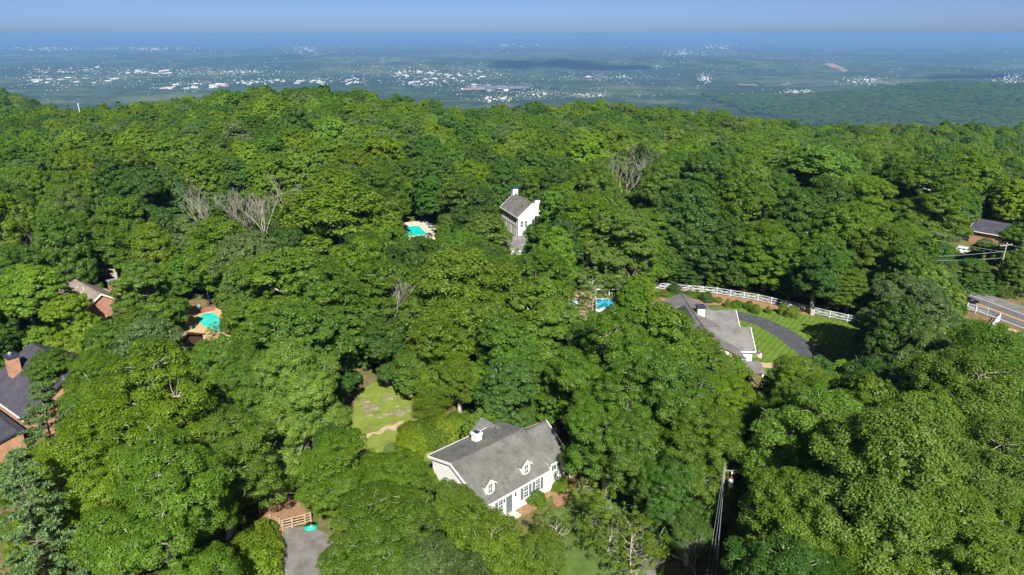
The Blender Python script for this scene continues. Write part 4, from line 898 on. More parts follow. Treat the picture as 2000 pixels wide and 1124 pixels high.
def ht(cx, cy, Rpx, H, kind, col, zf=0.62):
    """a tree picked in the photograph: crown centre, crown radius in pixels, height in metres"""
    k = {'oak': 3.0, 'maple': 2.7, 'poplar': 3.1, 'layer': 2.2, 'thin': 2.8, 'cone': 3.6, 'pine': 3.9}[kind]
    for _ in range(6):
        p = at(cx, cy, H * zf); dep = proj(*p)[2]; R = Rpx * dep / F; H = min(H, k * R)
    TREES.append([p.x, p.y, H, R, kind, col, True]); return TREES[-1]

HAND = [
    # foreground, left to right
    (300, 830, 150, 21, 'oak', 'bright'), (430, 900, 105, 20, 'oak', 'mid'), (312, 1010, 138, 19, 'oak', 'mid'), (180, 960, 120, 18, 'oak', 'bright'), (470, 780, 70, 18, 'oak', 'mid'),
    (105, 880, 95, 19, 'pine', 'blue'), (70, 1040, 120, 20, 'pine', 'blue'), (200, 1090, 70, 17, 'pine', 'blue'), (30, 960, 60, 13, 'oak', 'mid'),
    (685, 930, 85, 18, 'oak', 'bright'), (785, 948, 68, 16, 'oak', 'bright'), (845, 942, 26, 8, 'oak', 'bright'), (735, 1060, 105, 17, 'oak', 'mid'), (882, 992, 52, 14, 'oak', 'mid'), (660, 968, 46, 14, 'oak', 'bright'),
    (925, 1105, 100, 16, 'poplar', 'olive'), (1055, 1115, 75, 15, 'poplar', 'olive'), (1090, 1040, 45, 9, 'thin', 'light'), (1140, 960, 34, 8, 'thin', 'light'), (1190, 1010, 55, 10, 'thin', 'bright'), (1240, 1070, 60, 12, 'thin', 'bright'),
    (1180, 720, 100, 20, 'oak', 'mid'), (1270, 690, 90, 20, 'oak', 'mid'), (1300, 800, 110, 20, 'oak', 'mid'), (1190, 830, 90, 18, 'oak', 'mid'), (1250, 900, 80, 16, 'oak', 'mid'), (1360, 890, 95, 17, 'oak', 'mid'),
    (1372, 735, 56, 19, 'oak', 'mid'), (1432, 812, 76, 17, 'oak', 'bright'), (1330, 960, 70, 14, 'oak', 'dark'), (1345, 1040, 42, 8, 'oak', 'dark'), (1290, 1000, 40, 8, 'oak', 'dark'),
    (1562, 775, 80, 13, 'oak', 'yellow'), (1635, 752, 46, 10, 'oak', 'yellow'),
    (1600, 900, 120, 20, 'poplar', 'light'), (1720, 980, 160, 22, 'poplar', 'light'), (1880, 830, 130, 22, 'poplar', 'light'), (1800, 900, 120, 21, 'poplar', 'light'), (1930, 960, 130, 21, 'poplar', 'light'),
    (1560, 1040, 110, 18, 'poplar', 'light'), (1850, 1090, 130, 21, 'poplar', 'light'), (1660, 1110, 100, 18, 'poplar', 'bright'), (1480, 960, 60, 14, 'oak', 'bright'), (1980, 1090, 100, 20, 'poplar', 'bright'),
    (1705, 765, 78, 11, 'maple', 'dark'), (1780, 730, 75, 16, 'oak', 'grey'), (1900, 730, 85, 16, 'maple', 'mid'), (1980, 720, 70, 17, 'maple', 'mid'), (1640, 830, 50, 13, 'maple', 'dark'),
    (1770, 620, 75, 15, 'oak', 'grey'), (1825, 575, 48, 13, 'oak', 'light'), (1738, 590, 36, 12, 'oak', 'mid'), (1888, 640, 34, 4, 'layer', 'olive'), (1850, 652, 40, 7, 'layer', 'mid'), (1810, 680, 50, 10, 'oak', 'light'),
    # the row of trees behind the white fence
    (1150, 450, 75, 18, 'maple', 'bright'), (1215, 480, 65, 17, 'oak', 'light'), (1270, 460, 70, 19, 'maple', 'mid'), (1340, 430, 80, 20, 'maple', 'dark'), (1400, 470, 75, 17, 'maple', 'dark'), (1450, 420, 75, 20, 'maple', 'mid'),
    (1500, 490, 75, 17, 'maple', 'mid'), (1560, 440, 75, 19, 'maple', 'dark'), (1600, 510, 65, 15, 'maple', 'mid'), (1660, 470, 75, 18, 'maple', 'mid'), (1720, 500, 65, 16, 'maple', 'mid'), (1420, 530, 45, 11, 'maple', 'bright'), (1340, 515, 45, 11, 'maple', 'dark'),
    (1545, 545, 40, 10, 'maple', 'dark'), (1770, 490, 55, 14, 'maple', 'olive'), (1240, 550, 42, 9, 'thin', 'light'), (1160, 560, 40, 9, 'thin', 'light'), (1660, 560, 45, 12, 'maple', 'mid'),
    # middle ground
    (660, 440, 105, 24, 'poplar', 'yellow'), (600, 490, 60, 16, 'oak', 'yellow'), (735, 500, 50, 18, 'poplar', 'yellow'),
    (890, 590, 85, 21, 'poplar', 'olive'), (960, 600, 75, 20, 'poplar', 'olive'), (860, 670, 65, 18, 'poplar', 'olive'), (895, 745, 42, 13, 'poplar', 'olive'), (1000, 690, 70, 18, 'oak', 'mid'), (990, 770, 60, 13, 'oak', 'dark'),
    (1050, 640, 80, 19, 'oak', 'mid'), (1060, 560, 60, 17, 'oak', 'mid'), (1090, 760, 60, 16, 'oak', 'mid'),
    (560, 590, 105, 20, 'oak', 'mid'), (505, 650, 62, 18, 'oak', 'mid'), (640, 610, 80, 19, 'oak', 'mid'), (580, 700, 95, 18, 'oak', 'mid'), (500, 730, 70, 17, 'oak', 'mid'), (650, 720, 52, 16, 'oak', 'dark'), (610, 800, 55, 13, 'oak', 'dark'),
    (432, 498, 64, 17, 'poplar', 'olive'), (770, 600, 75, 18, 'oak', 'mid'), (752, 668, 52, 15, 'oak', 'dark'), (802, 725, 34, 10, 'oak', 'mid'), (840, 780, 34, 8, 'layer', 'lime'),
    (290, 570, 55, 15, 'oak', 'mid'), (60, 600, 85, 16, 'oak', 'yellow'), (140, 640, 55, 13, 'oak', 'yellow'), (282, 665, 60, 14, 'oak', 'mid'), (230, 690, 60, 12, 'oak', 'mid'), (410, 715, 50, 15, 'oak', 'mid'), (110, 740, 50, 11, 'oak', 'mid'), (20, 540, 60, 15, 'oak', 'dark'),
    (1620, 345, 90, 23, 'oak', 'light'), (1430, 330, 50, 20, 'maple', 'lime'), (1540, 300, 45, 20, 'oak', 'light'), (1340, 340, 60, 21, 'oak', 'mid'), (1812, 385, 70, 21, 'oak', 'mid'), (1900, 332, 62, 22, 'maple', 'bright'), (1760, 360, 60, 20, 'maple', 'mid'), (1988, 392, 42, 20, 'maple', 'dark'), (1994, 485, 40, 14, 'oak', 'mid'), (1925, 486, 22, 6, 'oak', 'mid'), (428, 656, 26, 9, 'thin', 'light'), (806, 474, 18, 7, 'thin', 'mid'), (1138, 622, 30, 8, 'thin', 'light'),
    (1890, 540, 38, 9, 'oak', 'dark'), (1990, 530, 32, 10, 'maple', 'mid'), (1830, 505, 30, 9, 'maple', 'dark'), (1690, 400, 50, 18, 'oak', 'bright'),
    (1108, 405, 48, 15, 'oak', 'bright'), (1062, 482, 38, 12, 'oak', 'mid'), (950, 460, 40, 12, 'oak', 'light'), (900, 400, 46, 17, 'oak', 'mid'), (920, 350, 45, 18, 'maple', 'bright'), (1085, 480, 36, 10, 'poplar', 'yellow'), (900, 500, 55, 13, 'oak', 'mid'), (840, 520, 45, 12, 'oak', 'dark'), (1000, 552, 48, 14, 'oak', 'mid'), (1045, 380, 14, 9, 'cone', 'olive'),
    (930, 430, 30, 11, 'oak', 'mid'), (1004, 500, 24, 7, 'thin', 'light'),
]
def fence_y(x): return float(np.interp(x, [20, 30.1, 36.3, 41.7, 48.8, 55, 59.3, 63.2, 70], [145, 143.3, 141.7, 140.1, 136.5, 131, 127.3, 124.2, 119]))
_row = [i for i, h in enumerate(HAND) if 'maple' in h[4] and 1240 < h[0] < 1740 and 400 < h[1] < 570]
for i, h in enumerate(HAND):
    t = ht(*h); H = t[2]
    while i in _row and H > 5 and t[1] < fence_y(t[0]) + t[3] * 0.75 + 1.5:     # the row stands behind the white fence
        TREES.pop(); H *= 0.95; t = ht(h[0], h[1], h[2] * 0.99, H, *h[4:])

# ------------------------------------------------------------------ the wood: trees fill whatever the picture shows as wooded
CLEAR = [   # (polygon in the picture, distance of what shows there): crowns nearer than that stay out of it
    ([(838, 880), (968, 822), (1071, 812), (1122, 880), (1114, 948), (1075, 962), (975, 1000), (945, 985), (868, 938)], 74),
    ([(530, 1124), (548, 1030), (600, 1020), (655, 1060), (640, 1124)], 66), ([(470, 1124), (500, 1000), (560, 930), (572, 1000), (540, 1040), (530, 1124)], 68),
    ([(690, 765), (745, 752), (832, 800), (835, 862), (700, 866), (680, 800)], 96), ([(785, 850), (880, 825), (905, 860), (830, 900)], 82),
    ([(0, 660), (70, 660), (165, 700), (100, 735), (60, 760), (45, 830), (0, 890)], 96), ([(122, 538), (240, 540), (245, 590), (215, 622), (178, 602)], 128),
    ([(350, 560), (420, 560), (445, 650), (350, 665)], 134), ([(970, 362), (1052, 365), (1052, 425), (1016, 448), (974, 418)], 196), ([(980, 450), (1025, 455), (1022, 505), (985, 500)], 176),
    ([(785, 432), (850, 428), (852, 470), (790, 468)], 192), ([(1284, 562), (1480, 570), (1475, 700), (1420, 655), (1310, 622), (1286, 600)], 124),
    ([(1430, 590), (1690, 640), (1690, 705), (1600, 700), (1550, 712), (1470, 722)], 128), ([(1278, 556), (1682, 622), (1680, 645), (1280, 580)], 142),
    ([(1098, 578), (1210, 578), (1210, 625), (1098, 625)], 134), ([(1880, 568), (2000, 556), (2000, 652), (1935, 655), (1890, 612)], 138),
    ([(1800, 440), (1900, 455), (1965, 430), (1965, 520), (1840, 530)], 180), ([(1395, 895), (1438, 895), (1428, 1124), (1365, 1124)], 64), ([(1265, 1010), (1400, 960), (1400, 1124), (1265, 1124)], 70),
    ([(1110, 930), (1180, 930), (1200, 1124), (1120, 1124)], 70), ([(1898, 424), (1952, 426), (1952, 470), (1900, 464)], 186), ([(1700, 412), (1745, 412), (1745, 436), (1700, 436)], 215), ([(375, 345), (590, 345), (590, 395), (375, 395)], 205)]
def in_poly(x, y, P):
    c = False; j = len(P) - 1
    for i in range(len(P)):
        if (P[i][1] > y) != (P[j][1] > y) and x < (P[j][0] - P[i][0]) * (y - P[i][1]) / (P[j][1] - P[i][1]) + P[i][0]: c = not c
        j = i
    return c
def near_poly(x, y, P, mg):
    if in_poly(x, y, P): return True
    for i in range(len(P)):
        ax, ay = P[i - 1]; bx, by = P[i]; dx, dy = bx - ax, by - ay; l2 = dx * dx + dy * dy + 1e-9
        t = max(0, min(1, ((x - ax) * dx + (y - ay) * dy) / l2))
        if math.hypot(ax + t * dx - x, ay + t * dy - y) < mg: return True
    return False
_box = [(min(p[0] for p in P), max(p[0] for p in P), min(p[1] for p in P), max(p[1] for p in P)) for P, _ in FOOT]
def blocked(x, y):
    for (P, mg), b in zip(FOOT, _box):
        if b[0] - mg < x < b[1] + mg and b[2] - mg < y < b[3] + mg and near_poly(x, y, P, mg): return True
    return False
def hides(x, y, gz, H, R):
    cx, cy, dep = proj(x, y, gz + H * 0.6); rx = R * F / dep * 0.92; ry = max(rx, H * 0.4 * F / dep * 0.9)
    for P, dist in CLEAR:
        if y > dist: continue
        if in_poly(cx, cy, P): return True
        for k in range(12):
            a = k * math.pi / 6
            if in_poly(cx + rx * math.cos(a), cy + ry * math.sin(a), P): return True
        if any(((q[0] - cx) / rx) ** 2 + ((q[1] - cy) / ry) ** 2 < 1 for q in P): return True
    return False
frng = random.Random(11)
def pick_kind(x, y):
    n = float(fbm(np.array(x / 55.0 + 5), np.array(y / 55.0), 2)); q = frng.random()
    kind = 'maple' if q < 0.22 else 'poplar' if q < 0.40 else 'pine' if q < 0.435 else 'oak'
    c = frng.random() + (n - 0.5) * 0.9
    col = 'dark' if c < 0.20 else 'grey' if c < 0.28 else 'mid' if c < 0.66 else 'bright' if c < 0.84 else 'light' if c < 1.0 else 'olive' if c < 1.08 else 'yellow' if c < 1.12 else 'lime'
    if kind == 'pine': col = 'blue' if frng.random() < 0.6 else 'dark'
    return kind, col
occ = {}
def occupied(x, y, r):
    gx, gy = int(x // 8), int(y // 8)
    for i in range(gx - 2, gx + 3):
        for j in range(gy - 2, gy + 3):
            for a, b, c in occ.get((i, j), ()):
                if (a - x) ** 2 + (b - y) ** 2 < ((c + r) * 0.62) ** 2: return True
    return False
def occupy(x, y, r): occ.setdefault((int(x // 8), int(y // 8)), []).append((x, y, r))
for t in TREES: occupy(t[0], t[1], t[3])
yy = 24.0; row = 0
while yy < 640:
    sp = 7.0 if yy < 220 else 8.2
    half = 0.80 * yy + 26
    xx = -half + (row % 2) * sp * 0.5
    while xx < half:
        x = xx + frng.uniform(-0.36, 0.36) * sp; y = yy + frng.uniform(-0.36, 0.36) * sp; xx += sp
        D = float(np.interp(x / max(y, 60), _tt, _td))
        if y > D + 40: continue
        R = frng.uniform(3.9, 6.3); H = R * frng.uniform(2.9, 3.7)
        if y > 300: H = frng.uniform(15, 21.5); R *= 1.0
        gz = float(ground(x, y)) if y > 180 else 0.0
        if blocked(x, y): continue
        for k in (1.0, 0.72, 0.5, 0.34):
            if occupied(x, y, R * k): continue
            if y < 215 and hides(x, y, gz, H * k, R * k): continue
            kind, col = pick_kind(x, y)
            if k < 0.5 and kind in ('pine', 'poplar'): kind = 'oak'
            TREES.append([x, y, H * k, R * k, kind, col, False]); occupy(x, y, R * k); break
    yy += sp * 0.88; row += 1

# dead and bare trees seen in the photograph: top of the tree, height, variant
BARE = [((408, 350), 23, 0, 'bare pale tree rising left of the cluster of bare trees in the wood'), ((470, 352), 23, 1, 'bare grey tree with many upright limbs in the wood, second of the bare cluster'),
        ((510, 346), 24, 0, 'tallest bare tree of the cluster left of the big yellow green tree'), ((545, 362), 20, 1, 'bare tree nearest to the big yellow green tree, end of the bare cluster'),
        ((1240, 300), 22, 2, 'bare white branched tree standing over the wood above the fence row'), ((752, 508), 19, 1, 'bare leafless tree between the big yellow green tree and the olive tree'),
        ((990, 572), 13, 2, 'dead white limbs standing in the top of the olive tree'), ((1745, 590), 13, 2, 'pale bare trunked tree beside the lawn end of the white fence'),
        ((205, 238), 20, 0, 'small bare tree far off in the wood at upper left'), ((1370, 1062), 5, 2, 'bare twigs rising at the foot of the near utility pole'), ((1250, 1070), 5, 2, 'bare forked branches left of the dark garden path'),
        ((30, 420), 18, 2, 'bare white tree at the left edge of the wood')]
bare_protos = [make_bare(5, 18, 0.46, 5, 0.22, 3), make_bare(9, 18, 0.40, 5, 0.19, 3), make_bare(14, 18, 0.60, 5, 0.22, 3)]
for (px, py), H, k, lab in BARE:
    if py < 340 and px < 1200: p = at_y(px, py, 330.0); gz = float(ground(p.x, p.y)); H = min(26, p.z - gz)
    else:
        p = at(px, py, H); gz = 0.0
        if p.y > 185: gz = float(ground(p.x, p.y))
    o = thing('bare_tree', lab, 'bare tree', (p.x, p.y, gz), 1.7 * px, 'bare and dead trees in the wood')
    o.scale = (H / 18, H / 18, H / 18 * 0.98)
    obj('trunk', bare_protos[k][0], o); obj('branches', bare_protos[k][1], o)

LIST = []
for t in TREES:
    x, y, H, R, kind, col, hand = t
    gz = float(ground(x, y)) if y > 180 else 0.0
    px, py, dep = proj(x, y, gz + H * 0.6); r = R * F / dep
    LIST.append((px, py, dep, r, gz, t))
inview = [a for a in LIST if -a[3] * 0.7 < a[0] < 2000 + a[3] * 0.7 and a[1] < 1124 + a[3] * 0.8 and a[2] > 5]
hand = [a for a in inview if a[5][6]]; fill = sorted([a for a in inview if not a[5][6]], key=lambda a: -a[3] * (1.0 if a[1] < 1124 else 0.6))
NIND = 284
solo = hand + fill[:NIND - len(hand)]
mass = fill[NIND - len(hand):]
ids = set(id(a[5]) for a in solo)

COLWORD = {'mid': 'mid green', 'dark': 'dark green', 'bright': 'bright green', 'yellow': 'yellow green', 'olive': 'olive green', 'light': 'light green', 'blue': 'blue green', 'lime': 'lime green', 'grey': 'grey green'}
KINDWORD = {'oak': 'spreading tree', 'maple': 'dense rounded tree', 'poplar': 'tall loose tree', 'layer': 'layered bushy tree', 'thin': 'slender young tree', 'cone': 'small conical evergreen', 'pine': 'pine'}
MARKS = [((980, 900), 'the white gambrel house'), ((590, 1085), 'the grey parking area'), ((760, 810), 'the grassy clearing'), ((30, 740), 'the charcoal roofed brick house'), ((180, 575), 'the brown roofed brick house'), ((395, 620), 'the turquoise pool'),
         ((1010, 405), 'the white gabled house'), ((815, 450), 'the pool by the gabled house'), ((1390, 630), 'the grey roofed house'), ((1560, 650), 'the striped lawn'), ((1480, 585), 'the long white fence'), ((1115, 600), 'the blue umbrellas'),
         ((1950, 610), 'the road'), ((1885, 488), 'the white van'), ((1415, 960), 'the near utility pole'), ((490, 400), 'the bare tree cluster'), ((660, 440), 'the big yellow green tree'), ((900, 600), 'the olive trees'), ((1620, 345), 'the light green dome tree')]
ORD = ['first', 'second', 'third', 'fourth', 'fifth', 'sixth', 'seventh', 'eighth', 'ninth', 'tenth', 'eleventh', 'twelfth', 'thirteenth', 'fourteenth', 'fifteenth', 'sixteenth', 'seventeenth', 'eighteenth', 'nineteenth', 'twentieth']
def where(px, py):
    if py > 1124: return 'at the bottom edge of the view'
    d, (mx, my), nm = min((math.hypot((px - m[0][0]), (py - m[0][1]) * 1.3), m[0], m[1]) for m in MARKS)
    dx, dy = px - mx, (py - my) * 1.3
    far = 'well ' if d > 210 else ''
    rel = ('right of ' if dx > 0 else 'left of ') if abs(dx) > abs(dy) else ('below ' if dy > 0 else 'above ')
    return far + rel + nm
cand = {}
for a in solo:
    k, c = a[5][4], a[5][5]
    cand.setdefault('%s %s %s' % (COLWORD[c], KINDWORD[k], where(a[0], a[1])), []).append(a)
labels = {}
for lab, L_ in cand.items():
    if len(L_) == 1: labels[id(L_[0][5])] = lab; continue
    L_.sort(key=lambda a: a[0])
    for i, a in enumerate(L_):
        e = 'leftmost' if i == 0 else 'rightmost' if i == len(L_) - 1 else ORD[min(i, 19)] + ' from the left'
        labels[id(a[5])] = lab + ', ' + e
trng = random.Random(3)
def jitter(c, q=0.16):
    b = 1 + trng.uniform(-q, q); return (c[0] * b * (1 + trng.uniform(-0.12, 0.12)), c[1] * b, c[2] * b * (1 + trng.uniform(-0.2, 0.2)), 1)
for px, py, dep, r, gz, t in solo:
    x, y, H, R, kind, col, hnd = t
    lod = 0 if dep < 92 and kind in ('oak', 'poplar', 'pine') else 1
    if kind in ('layer', 'thin', 'cone', 'shrub'): lod = 0
    nv = {('oak', 0): 3, ('poplar', 0): 2, ('oak', 1): 4, ('maple', 1): 3, ('poplar', 1): 2}.get((kind, lod), 1)
    tm, cm, PH, PR = proto(kind, lod, trng.randrange(nv))
    nm = {'oak': 'broadleaf_tree', 'maple': 'rounded_tree', 'poplar': 'tall_tree', 'layer': 'layered_tree', 'thin': 'young_tree', 'cone': 'conical_evergreen', 'pine': 'pine_tree'}[kind]
    o = thing(nm, labels[id(t)], 'pine' if kind == 'pine' else 'evergreen' if kind == 'cone' else 'tree', (x, y, gz), trng.uniform(0, 6.28), 'trees of the wood')
    s = R / PR; o.scale = (s * trng.uniform(0.93, 1.07), s * trng.uniform(0.93, 1.07), H / PH)
    obj('trunk', tm, o)
    c = obj('crown', cm, o); c.color = jitter(GREEN[col])

# the rest of the wood, too many to single out: one mass of trees
def scatter_wood(name, pts, label, protos):
    """pts: x, y, z, scale xy, scale z, colour"""
    me = bpy.data.meshes.new(name); A = np.array([p[:3] for p in pts], np.float32)
    me.vertices.add(len(A)); me.vertices.foreach_set('co', A.ravel())
    def att(nm, ty, val, key='value'):
        a = me.attributes.new(nm, ty, 'POINT'); a.data.foreach_set(key, np.asarray(val, np.float32 if ty != 'INT' else np.int32).ravel())
    n = len(A); rng = np.random.RandomState(4)
    att('sc', 'FLOAT_VECTOR', [(p[3], p[3], p[4]) for p in pts], 'vector')
    att('rt', 'FLOAT_VECTOR', np.stack([np.zeros(n), np.zeros(n), rng.uniform(0, 6.28, n)], -1), 'vector')
    att('pk', 'INT', [p[6] for p in pts]); att('tint', 'FLOAT_COLOR', [p[5] for p in pts], 'color')
    o = obj(name, me); tag(o, label, 'wood', kind='stuff')
    ng = bpy.data.node_groups.new(name, 'GeometryNodeTree')
    ng.interface.new_socket('Geometry', in_out='INPUT', socket_type='NodeSocketGeometry'); ng.interface.new_socket('Geometry', in_out='OUTPUT', socket_type='NodeSocketGeometry')
    N = ng.nodes; gi = N.new('NodeGroupInput'); go = N.new('NodeGroupOutput'); iop = N.new('GeometryNodeInstanceOnPoints'); jn = N.new('GeometryNodeJoinGeometry')
    for p in reversed(protos):
        oi = N.new('GeometryNodeObjectInfo'); oi.inputs['As Instance'].default_value = True; oi.inputs['Object'].default_value = p
        ng.links.new(oi.outputs['Geometry'], jn.inputs[0])
    def na(nm, ty):
        a = N.new('GeometryNodeInputNamedAttribute'); a.data_type = ty; a.inputs[0].default_value = nm; return a.outputs[0]
    ng.links.new(gi.outputs[0], iop.inputs['Points']); ng.links.new(jn.outputs[0], iop.inputs['Instance']); iop.inputs['Pick Instance'].default_value = True
    ng.links.new(na('pk', 'INT'), iop.inputs['Instance Index']); ng.links.new(na('rt', 'FLOAT_VECTOR'), iop.inputs['Rotation']); ng.links.new(na('sc', 'FLOAT_VECTOR'), iop.inputs['Scale'])
    ng.links.new(iop.outputs[0], go.inputs[0])
    md = o.modifiers.new('scatter', 'NODES'); md.node_group = ng
    return o
def joined_proto(kind, lod, k):
    H, R = {'oak': (20, 5.5), 'maple': (18, 5.5), 'poplar': (22, 5.5), 'pine': (22, 4.6)}[kind]
    tm, me = make_tree(500 + 13 * k + sum(map(ord, kind)), kind, H, R, lod)
    me.materials.clear(); me.materials.append(M_wood_leaf)
    return bpy.data.objects.new('tree_pattern', me), H, R
FP = [joined_proto('oak', 2, 0), joined_proto('oak', 2, 1), joined_proto('oak', 2, 2), joined_proto('maple', 2, 0), joined_proto('poplar', 2, 1), joined_proto('pine', 2, 0)]
pts = []
for px, py, dep, r, gz, t in mass:
    x, y, H, R, kind, col, hnd = t
    k = {'oak': trng.randrange(3), 'maple': 3, 'poplar': 4, 'pine': 5}.get(kind, 0)
    pts.append((x, y, gz, R * 1.22 / FP[k][2], H / FP[k][1], jitter(GREEN[col], 0.10), k))
scatter_wood('woodland', pts, 'broad mass of green treetops running back to the wooded crest', [f[0] for f in FP])
# slope beyond the crest and the two wooded hills
pts = []
def hill(x0, x1, y0, y1, sp, zmin, seed, smin, smax):
    r = random.Random(seed); xs = []; ys = []; y = y0
    while y < y1:
        x = x0
        while x < x1: xs.append(x + r.uniform(-.45, .45) * sp); ys.append(y + r.uniform(-.45, .45) * sp); x += sp
        y += sp * 0.9
    X = np.array(xs); Y = np.array(ys); Z = ground(X, Y); c, s_ = math.cos(PITCH), math.sin(PITCH)
    dep = Y * c - (Z + 10 - CZ) * s_; px = 1000 + F * X / dep
    for a, b, z in zip(X[(px > -60) & (px < 2060) & (Z > zmin)], Y[(px > -60) & (px < 2060) & (Z > zmin)], Z[(px > -60) & (px < 2060) & (Z > zmin)]):
        if r.random() > (z - zmin) / 26.0: continue
        k = r.choice((0, 1, 2, 0, 1, 3, 4)); s = r.uniform(smin, smax); cc = r.choice(('mid', 'mid', 'dark', 'bright', 'light', 'grey', 'olive'))
        pts.append((a, b, z - 0.5, s * sp / 7.5, s * 0.9, jitter(GREEN[cc], 0.15), k))
hill(-1000, -420, 700, 1120, 10.5, -175, 1, 0.8, 1.2)
hill(1300, 4400, 3200, 5100, 26, -372, 2, 0.75, 1.1)
scatter_wood('hill_woods', pts, 'hazy wooded hillsides falling to the valley beyond the crest', [f[0] for f in FP])

# ------------------------------------------------------------------ haze
hz = MB().box(-118000, 118000, -118000, 118000, -420, 52); ho = hz.build('haze', M_white); ho.data.materials.clear()
hm = bpy.data.materials.new('haze'); hm.use_nodes = True; hn = hm.node_tree.nodes; hn.clear()
ov = hn.new('ShaderNodeOutputMaterial'); pv = hn.new('ShaderNodeVolumePrincipled'); pv.inputs['Density'].default_value = 0.000068
pv.inputs['Color'].default_value = (0.19, 0.39, 0.74, 1); pv.inputs['Anisotropy'].default_value = 0.0
hm.node_tree.links.new(pv.outputs[0], ov.inputs['Volume']); ho.data.materials.append(hm)
tag(ho, 'blue summer haze lying over the valley', 'haze', kind='stuff')
print('TREES', len(TREES), 'solo', len(solo), 'mass', len(mass), 'hill', len(pts))

# ------------------------------------------------------------------ shrubs and hedges
hrng = random.Random(21)
def shrub(px, py, w, h, col, label, group='garden shrubs', depth=None, k=0, name='shrub'):
    tm, cm, PH, PR = proto('shrub', 0, k); p = at(px, py)
    o = obj(name, cm); o.location = p; o.rotation_euler = (0, 0, hrng.uniform(0, 6.28)); o.scale = (w / PR / 2, (depth or w) / PR / 2, h / PH); o.color = jitter(GREEN[col])
    if depth: o.rotation_euler = (0, 0, math.radians(38))
    tag(o, label, 'shrub', group); return o
for px, py, w, h, c, lab in ((812, 868, 4.2, 2.0, 'lime', 'leftmost bright green shrub behind the white house'), (838, 862, 4.4, 2.2, 'bright', 'rounded shrub against the rear eave of the white house, left'), (866, 850, 4.4, 2.2, 'lime', 'middle bright shrub behind the white house chimney'),
                             (890, 842, 4.0, 2.0, 'bright', 'shrub behind the white house right of the chimney'), (812, 850, 3.6, 1.6, 'bright', 'shrub at the edge of the clearing grass by the straw strip'), (850, 840, 3.4, 1.7, 'mid', 'darker shrub in the bed beyond the white house'),
                             (800, 884, 3.4, 1.8, 'lime', 'low bright shrub beside the green turf'), (912, 832, 3.0, 1.5, 'bright', 'small shrub at the foot of the tall trunk behind the white house')): shrub(px, py, w, h, c, lab, 'shrubs behind the white house', None, hrng.randrange(2))
for px, py, w, h, lab in ((500, 1065, 3.6, 2.4, 'upper clipped bright green hedge bush left of the parking area'), (497, 1095, 4.2, 2.6, 'middle clipped hedge bush left of the parking area'), (500, 1130, 4.6, 2.6, 'lowest clipped hedge bush left of the parking area at the frame edge'), (480, 1110, 4.0, 2.6, 'outer hedge bush left of the parking area')): shrub(px, py, w, h, 'lime', lab, 'hedge left of the parking area', None, hrng.randrange(2))
for px, py, w, h, lab in ((528, 1040, 1.6, 1.1, 'small green shrub below the low rail fence'), (538, 1055, 1.2, 0.9, 'flowering shrub by the brick edging of the parking area'), (522, 1052, 1.5, 1.0, 'dark shrub between hedge and brick edging')): shrub(px, py, w, h, 'bright', lab, 'shrubs at the parking area', None, 1)
fl_ = MB()
for i in range(26):
    p = at(527 + hrng.uniform(-6, 6), 1066 + hrng.uniform(-12, 8)); z = hrng.uniform(0.5, 0.95); r = 0.06
    fl_.add([(p.x - r, p.y, z), (p.x, p.y - r, z + 0.02), (p.x + r, p.y, z), (p.x, p.y + r, z + 0.02), (p.x, p.y, z + 0.06)], [(0, 1, 4), (1, 2, 4), (2, 3, 4), (3, 0, 4)])
tag(fl_.build('white_blossom', M_white), 'white blossoms on the shrub beside the brick edging', 'blossom', kind='stuff')
for px, py, w, h, lab in ((1083, 951, 1.2, 0.8, 'round shrub nearest the white house wall in the mulch bed'), (1100, 950, 1.3, 1.0, 'taller round shrub in the mulch bed by the wing corner'), (1095, 960, 1.2, 0.8, 'lowest round shrub in the mulch bed'), (1085, 958, 0.8, 0.6, 'smallest round shrub in the mulch bed'), (1056, 988, 1.2, 0.8, 'shrub at the tip of the mulch bed under the windows'), (1044, 978, 2.0, 1.2, 'bushy green shrub in front of the shuttered windows')): shrub(px, py, w, h, 'bright', lab, 'shrubs in the mulch bed', None, hrng.randrange(2))
bedp = ((1296, 577), (1318, 572), (1345, 580), (1362, 578), (1380, 588), (1402, 590), (1420, 600), (1440, 598), (1462, 604), (1475, 612), (1500, 612), (1528, 614), (1545, 618))
for i, (px, py) in enumerate(bedp): shrub(px, py, hrng.choice((1.0, 1.6, 2.6, 3.4)), hrng.uniform(0.6, 2.0), hrng.choice(('bright', 'olive', 'mid', 'dark')), 'low shrub in the bed along the white fence, %s from the left' % ORD[i], 'shrubs along the white fence', None, hrng.randrange(2))
rs_ = ((1925, 562), (1945, 572), (1962, 578), (1910, 556), (1975, 560), (1860, 545), (1875, 520), (1850, 505), (1900, 515), (1925, 505), (1965, 520), (1990, 505), (1800, 470), (1830, 480), (1850, 470), (1985, 470))
for i, (px, py) in enumerate(rs_): shrub(px, py, hrng.uniform(3.2, 5.0), hrng.uniform(2.2, 3.6), hrng.choice(('bright', 'mid', 'dark', 'olive')), 'leafy shrub beyond the road near the utility pole, %s placed' % ORD[i] if False else 'leafy roadside shrub beyond the road, %s' % ('nearest the roadside pole', 'right of the roadside pole foot', 'beside the gravel pull off', 'left of the roadside pole foot', 'under the trees at the frame edge', 'behind the loose tree at the road', 'below the white car', 'left of the white car nose', 'right below the white car', 'under the crossarm', 'right of the crossarm', 'at the frame edge beside the crossarm', 'far left under the cables', 'under the topmost cable', 'above left of the white car', 'below the charcoal roofed roadside house')[i], 'roadside shrubs', None, hrng.randrange(2))

